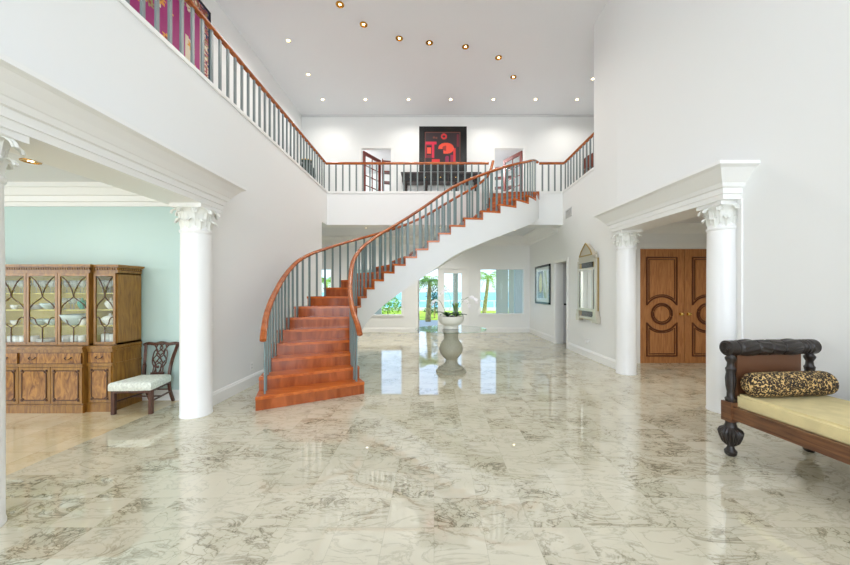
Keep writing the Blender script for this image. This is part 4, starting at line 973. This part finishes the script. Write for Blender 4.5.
updoor(5, dR, math.radians(180-62), 1, 'upper doorway behind the stair top with open mahogany glazed door')
def bookcase(x, y, label, rz=0):
    t = thing('shelf_unit', label, 'shelf', (x, y, G), rz)
    for s in (-.42, .42):
        bm = NB(); box(bm, s-.02, s+.02, -.15, .15, 0, 2.3); link('side_panel', bm, 'mahog', t)
    for i in range(6):
        bm = NB(); box(bm, -.4, .4, -.15, .15, .1+i*.42, .14+i*.42); link('shelf', bm, 'mahog', t)
bookcase(-1.7, 14.0, 'open mahogany shelf unit inside the left upper doorway', .2)
bookcase(3.0, 14.6, 'open mahogany shelf unit inside the right upper doorway', -.3)
# tapestry on the left gallery wall
ty0, ty1, tz0, tz1 = 4.2, 7.53, 5.45, 7.86
tp = thing('wall_tapestry', 'magenta tapestry with a flowered border above the left gallery', 'tapestry', (-4.99, (ty0+ty1)/2, (tz0+tz1)/2))
w, h = ty1-ty0, tz1-tz0
rnd = random.Random(3); noise = {}
def hs(a, b): return noise.setdefault((a, b), rnd.random())
motifs = [(rnd.uniform(.15, .85), rnd.uniform(.18, .85), rnd.uniform(.02, .05), rnd.choice(['gold', 'olive', 'cream', 'gold'])) for _ in range(34)]
def fnt(u, v):
    e = min(u*w, (1-u)*w, v*h, (1-v)*h)
    if e < .03: return 'navy'
    if e < .26:
        return ['pink', 'rose', 'cream', 'rust', 'olive', 'navy'][int(hs(int(u*90), int(v*70))*6)]
    if e < .30: return 'cream'
    if v < .30 and math.sin(u*19) > -.2: return 'navy' if v < .22+.03*math.sin(u*40) else 'greyb'
    for mu, mv, mr_, mc in motifs:
        d = math.hypot((u-mu)*w/h, v-mv)
        if d < mr_*(1+.35*math.sin(6*math.atan2(v-mv, u-mu))): return mc if d > mr_*.4 else 'rust'
    if .78 < u < .84 or .28 < u < .33: return 'cream' if .3 < v < .62-.5*abs(u-.55)*.3 else 'magenta'
    return 'magenta'
T = Matrix.Translation((.012, 0, 0)) @ Matrix.Rotation(PI/2, 4, 'Z')
gridart('woven_panel', w, h, 110, 80, fnt, {'magenta': (158, 28, 108), 'navy': (36, 40, 84), 'greyb': (128, 132, 150), 'gold': (220, 150, 50), 'olive': (150, 140, 90), 'cream': (220, 204, 178), 'pink': (206, 150, 140), 'rose': (170, 84, 96), 'rust': (150, 66, 48)}, tp, T)
bm = NB(); box(bm, 0, .03, -w/2-.03, -w/2, -h/2-.03, h/2+.03); box(bm, 0, .03, w/2, w/2+.03, -h/2-.03, h/2+.03); box(bm, 0, .03, -w/2, w/2, h/2, h/2+.03); box(bm, 0, .03, -w/2, w/2, -h/2-.03, -h/2); link('frame', bm, 'black', tp)
bm = NB(); box(bm, 0, .01, -w/2, w/2, -h/2, h/2); link('backing', bm, 'black', tp)
# urn and armchair
u = thing('floor_urn', 'tall dark green urn with gold rim at the corner of the left gallery', 'urn', (-4.25, 11.35, G))
bm = NB(); lathe(bm, [(0, 0), (.2, 0), (.21, .04), (.14, .1), (.16, .25), (.26, .55), (.30, .8), (.27, 1.0), (.17, 1.14), (.14, 1.2), (.18, 1.26), (.15, 1.26), (.12, 1.2), (0, 1.1)], seg=32); link('urn_body', bm, 'urn', u, True)
bm = NB(); lathe(bm, [(.16, 1.26), (.185, 1.262), (.19, 1.29), (.17, 1.30), (.15, 1.28)], seg=32, cap=False); link('rim', bm, 'gold', u, True)
ac = thing('armchair', 'reddish-brown round-backed armchair behind the right gallery railing', 'chair', (4.62, 9.75, G), math.radians(200))
bm = NB(); r0 = []
for i in range(25):
    a = math.radians(-20+220*i/24); z1 = .72+.10*math.sin(math.radians(220*i/24-20))
    r0.append([(.30*math.cos(a), .28*math.sin(a), .42), (.335*math.cos(a), .315*math.sin(a), .42), (.35*math.cos(a), .33*math.sin(a), z1), (.31*math.cos(a), .29*math.sin(a), z1)])
loft(bm, r0); link('curved_back', bm, 'redchair', ac, True)
bm = NB(); lathe(bm, [(0, .34), (.29, .34), (.30, .36), (.30, .42), (.28, .45), (0, .46)], seg=28); link('seat', bm, 'brown', ac, True)
for sx in (-1, 1):
    for sy in (-1, 1): bm = NB(); tube(bm, [(sx*.2, sy*.19, .35), (sx*.23, sy*.23, 0)], [.028, .018], 8); link('leg', bm, 'redchair', ac, True)
# ---------------------------------------------------------------- exterior
bm = NB(); box(bm, -14, 14, DB+.2, 20.5, -.2, -.03)
tag(link('terrace', bm, 'terrace'), 'pale stone terrace outside the garden doors', 'terrace', kind='structure')
bm = NB(); box(bm, -30, 30, 20.5, 32, -.25, -.05)
tag(link('lawn', bm, 'lawn'), 'bright green lawn beyond the terrace', 'lawn', kind='structure')
bm = NB(); box(bm, -900, 900, 32, 1500, -2.2, -2.0)
tag(link('sea', bm, 'sea'), 'turquoise sea beyond the garden', 'sea', kind='structure')
bm = NB(); box(bm, -60, 60, -40, 12, -1.2, -.25)
tag(link('ground', bm, 'terrace'), 'pale ground in front of the house', 'ground', kind='structure')
bm = NB(); box(bm, -9.2, 9.5, 16.35, 17.1, 4.0, 4.28)
struct('trim_10', bm, 'ext', 'white beam over the terrace pillars outside', cat_='trim')
def post(x, y, sx, sy, label, mat='ext'):
    bm = NB(); box(bm, x-sx/2, x+sx/2, y-sy/2, y+sy/2, -.03, 4.0); tag(link('terrace_pillar', bm, mat), label, 'pillar')
post((455.5-VX)/F*16.8, 16.8, .24, .24, 'grey terrace pillar seen through closed glazed door leaf', 'extg')
def P3(px, y): return (px-VX)/F*y
bm = NB(); box(bm, P3(496, 16.5), P3(508, 16.5), 16.45, 16.55, -.03, 4.0); box(bm, P3(509, 16.5), P3(514, 16.5), 16.5, 16.6, -.03, 4.0)
tag(link('sliding_screen', bm, 'extg'), 'grey-green sliding screen outside the right window', 'screen')
bm = NB(); box(bm, P3(515, 16.5), P3(545, 16.5), 16.5, 16.7, -.03, 4.0)
tag(link('exterior_wall', bm, 'ext'), 'white wall of the terrace at the right window edge', 'wall', kind='structure')
bm = NB(); box(bm, P3(335, 16.5), P3(381, 16.5), 16.5, 16.7, -.03, 4.0)
tag(link('exterior_wall', bm, 'ext'), 'white terrace wall outside the left window', 'wall', kind='structure')
# low garden wall / railing by the sea
t = thing('sea_railing', 'low white railing between lawn and sea', 'railing', (0, 31, -.05))
bm = NB(); box(bm, -25, 25, -.05, .05, .85, .95); link('top_rail', bm, 'trim', t)
bm = NB(); box(bm, -25, 25, -.06, .06, 0, .3); link('kerb', bm, 'trim', t)
for i in range(50):
    x = -24.5+i; bm = NB(); box(bm, x-.05, x+.05, -.04, .04, .3, .85); link('post', bm, 'trim', t)
def palm(x, y, h, label, seed, n=18, fl=1.6, lean=.2):
    rnd = random.Random(seed); t = thing('palm_tree', label, 'palm tree', (x, y, -.05), group='palms outside')
    bm = NB(); sp = smoothpath([(0, 0, 0), (lean*.3, 0, h*.33), (lean*.7, 0, h*.66), (lean, 0, h)], 6); tube(bm, sp, [.16-.06*i/(len(sp)-1)+.01*(i % 2) for i in range(len(sp))], 10); link('trunk', bm, 'trunk', t, True)
    for k in range(n):
        a = 2*PI*k/n+rnd.uniform(-.2, .2); L = fl*rnd.uniform(.8, 1.15); up = rnd.uniform(.1, .9); bm = NB()
        prev = []
        N_ = 12
        pts = [Vector((lean+math.cos(a)*L*q, math.sin(a)*L*q, h+up*L*.6*math.sin(q*PI*.75)-L*.55*q*q)) for q in [i/N_ for i in range(N_+1)]]
        tube(bm, pts, .012, 4)
        s = Vector((-math.sin(a), math.cos(a), 0))
        for i in range(1, N_+1):
            for sg in (-1, 1):
                q = i/N_; l = L*.30*math.sin(PI*min(.97, q*.85+.12)); b0 = pts[i]; d = (pts[i]-pts[i-1]).normalized(); tip = b0+s*sg*l+d*l*.5-Vector((0, 0, l*.35))
                v = [bm.verts.new(z) for z in (b0-d*.03, b0+d*.035, tip, b0+Vector((0, 0, .015)))]
                bm.faces.new((v[0], v[2], v[3])); bm.faces.new((v[3], v[2], v[1])); bm.faces.new((v[0], v[1], v[2]))
        link('frond', bm, 'frond', t)
palm(P3(428, 19.6), 19.6, 2.35, 'palm with a thick trunk seen through the open garden door', 4, 22, 1.05, .1)
palm(P3(484, 25), 25, 2.7, 'palm at the left side of the right window', 5, 18, 1.8, .3)
palm(P3(326, 22), 22, 2.3, 'palm seen between the stair balusters', 6, 18, 1.5, 0)
def bushy(x, y, r, h, label, seed, n=420, leaf=.12, mat='bush', name='garden_shrub'):
    rnd = random.Random(seed); t = thing(name, label, 'shrub', (x, y, -.05)); bm = NB()
    for _ in range(n):
        a, b, q = rnd.uniform(0, 2*PI), rnd.uniform(-1, 1), rnd.random()**.4; rr = r*q*math.sqrt(1-b*b*.8)
        c = Vector((rr*math.cos(a), rr*math.sin(a), h*.55+b*h*.45*q)); d = Vector((rnd.uniform(-1, 1), rnd.uniform(-1, 1), rnd.uniform(-.5, 1))).normalized(); s = d.cross(Vector((rnd.uniform(-1, 1), .3, .8))).normalized(); n_ = d.cross(s)*.015
        v = [bm.verts.new(p) for p in (c, c+d*leaf+s*leaf*.4, c+d*leaf*2, c+d*leaf-s*leaf*.4, c+d*leaf+n_)]
        for f in ((0, 1, 4), (1, 2, 4), (2, 3, 4), (3, 0, 4)): bm.faces.new([v[i] for i in f])
    link('foliage', bm, mat, t)
    bm = NB(); tube(bm, [(0, 0, 0), (.03, 0, h*.5)], [.05, .03], 6); link('stem', bm, 'trunk', t)
bushy(P3(434.5, 22.4), 22.4, .55, 2.6, 'dark leafy tree next to the palm behind the garden doors', 11, 500, .1, name='garden_tree')
bushy(P3(434, 26), 26, .9, .5, 'low shrub on the lawn behind the garden doors', 12, 300, .09)
bushy(P3(388, 23), 23, 1.0, 1.4, 'rounded shrub outside the window under the stairs', 13, 500, .12, 'frond')
# ---------------------------------------------------------------- world, sun, camera
wd = bpy.data.worlds.new('sky'); sc.world = wd; wd.use_nodes = True; nt = wd.node_tree; nt.nodes.clear(); N = nt.nodes.new; L = nt.links.new
o = N('ShaderNodeOutputWorld'); bg = N('ShaderNodeBackground'); tc = N('ShaderNodeTexCoord'); sx = N('ShaderNodeSeparateXYZ'); rp = N('ShaderNodeValToRGB'); cr = rp.color_ramp
cr.elements[0].position = 0; cr.elements[0].color = (.50, .62, .66, 1); cr.elements[1].position = 1; cr.elements[1].color = (.30, .46, .82, 1)
for p_, c in ((.02, (.62, .80, .92)), (.12, (.60, .78, .96)), (.3, (.45, .64, .96))):
    e = cr.elements.new(p_); e.color = c+(1,)
L(tc.outputs['Generated'], sx.inputs[0]); L(sx.outputs[2], rp.inputs['Fac']); L(rp.outputs['Color'], bg.inputs[0]); bg.inputs[1].default_value = 2.2; L(bg.outputs[0], o.inputs[0])
WORLD = bg
sl = bpy.data.lights.new('sun', 'SUN'); sl.energy = 3.4; sl.angle = .02; sl.color = (1, .96, .88)
so = bpy.data.objects.new('sun', sl); C.objects.link(so); so.rotation_euler = Vector((-.32, .42, -.85)).to_track_quat('-Z', 'Y').to_euler()
def fill_area(name, loc, rot, sx_, sy_, e, col=(1, 1, 1)):
    l = bpy.data.lights.new(name, 'AREA'); l.shape = 'RECTANGLE'; l.size = sx_; l.size_y = sy_; l.energy = e; l.color = col
    ob = bpy.data.objects.new(name, l); C.objects.link(ob); ob.location = loc; ob.rotation_euler = rot
# added area lamps outside the unseen openings, filling in for daylight
fill_area('front_fill', (.2, -5.35, 4.2), (math.radians(90), 0, 0), 6.6, 7.2, 640, (.95, .975, 1))
fill_area('dining_front_fill', (-6.35, -4.4, 1.6), (math.radians(90), 0, 0), 4.0, 2.4, 135, (1, .99, .97))
fill_area('dining_side_fill', (-9.3, 1.2, 1.6), (0, math.radians(-90), 0), 2.2, 4.6, 110, (1, .98, .94))
cam = bpy.data.cameras.new('camera'); co = bpy.data.objects.new('camera', cam); C.objects.link(co)
co.location = (0, 0, CAMH); co.rotation_euler = (PI/2, 0, 0); cam.sensor_width = 36; cam.lens = 36*F/850; cam.shift_x = -(VX-425)/850; cam.shift_y = (HY-282.5)/850
cam.clip_end = 3000; cam.clip_start = .05
sc.camera = co
sc.view_settings.view_transform = 'Standard'; sc.view_settings.look = 'None'; sc.view_settings.gamma = 1; sc.view_settings.use_curve_mapping = False
sc.view_settings.exposure = 0.03
sc.cycles.use_denoising = True; sc.cycles.max_bounces = 14; sc.cycles.diffuse_bounces = 7; sc.cycles.glossy_bounces = 5; sc.cycles.transparent_max_bounces = 16
sc.cycles.sample_clamp_indirect = 6; sc.cycles.caustics_reflective = False; sc.cycles.caustics_refractive = False
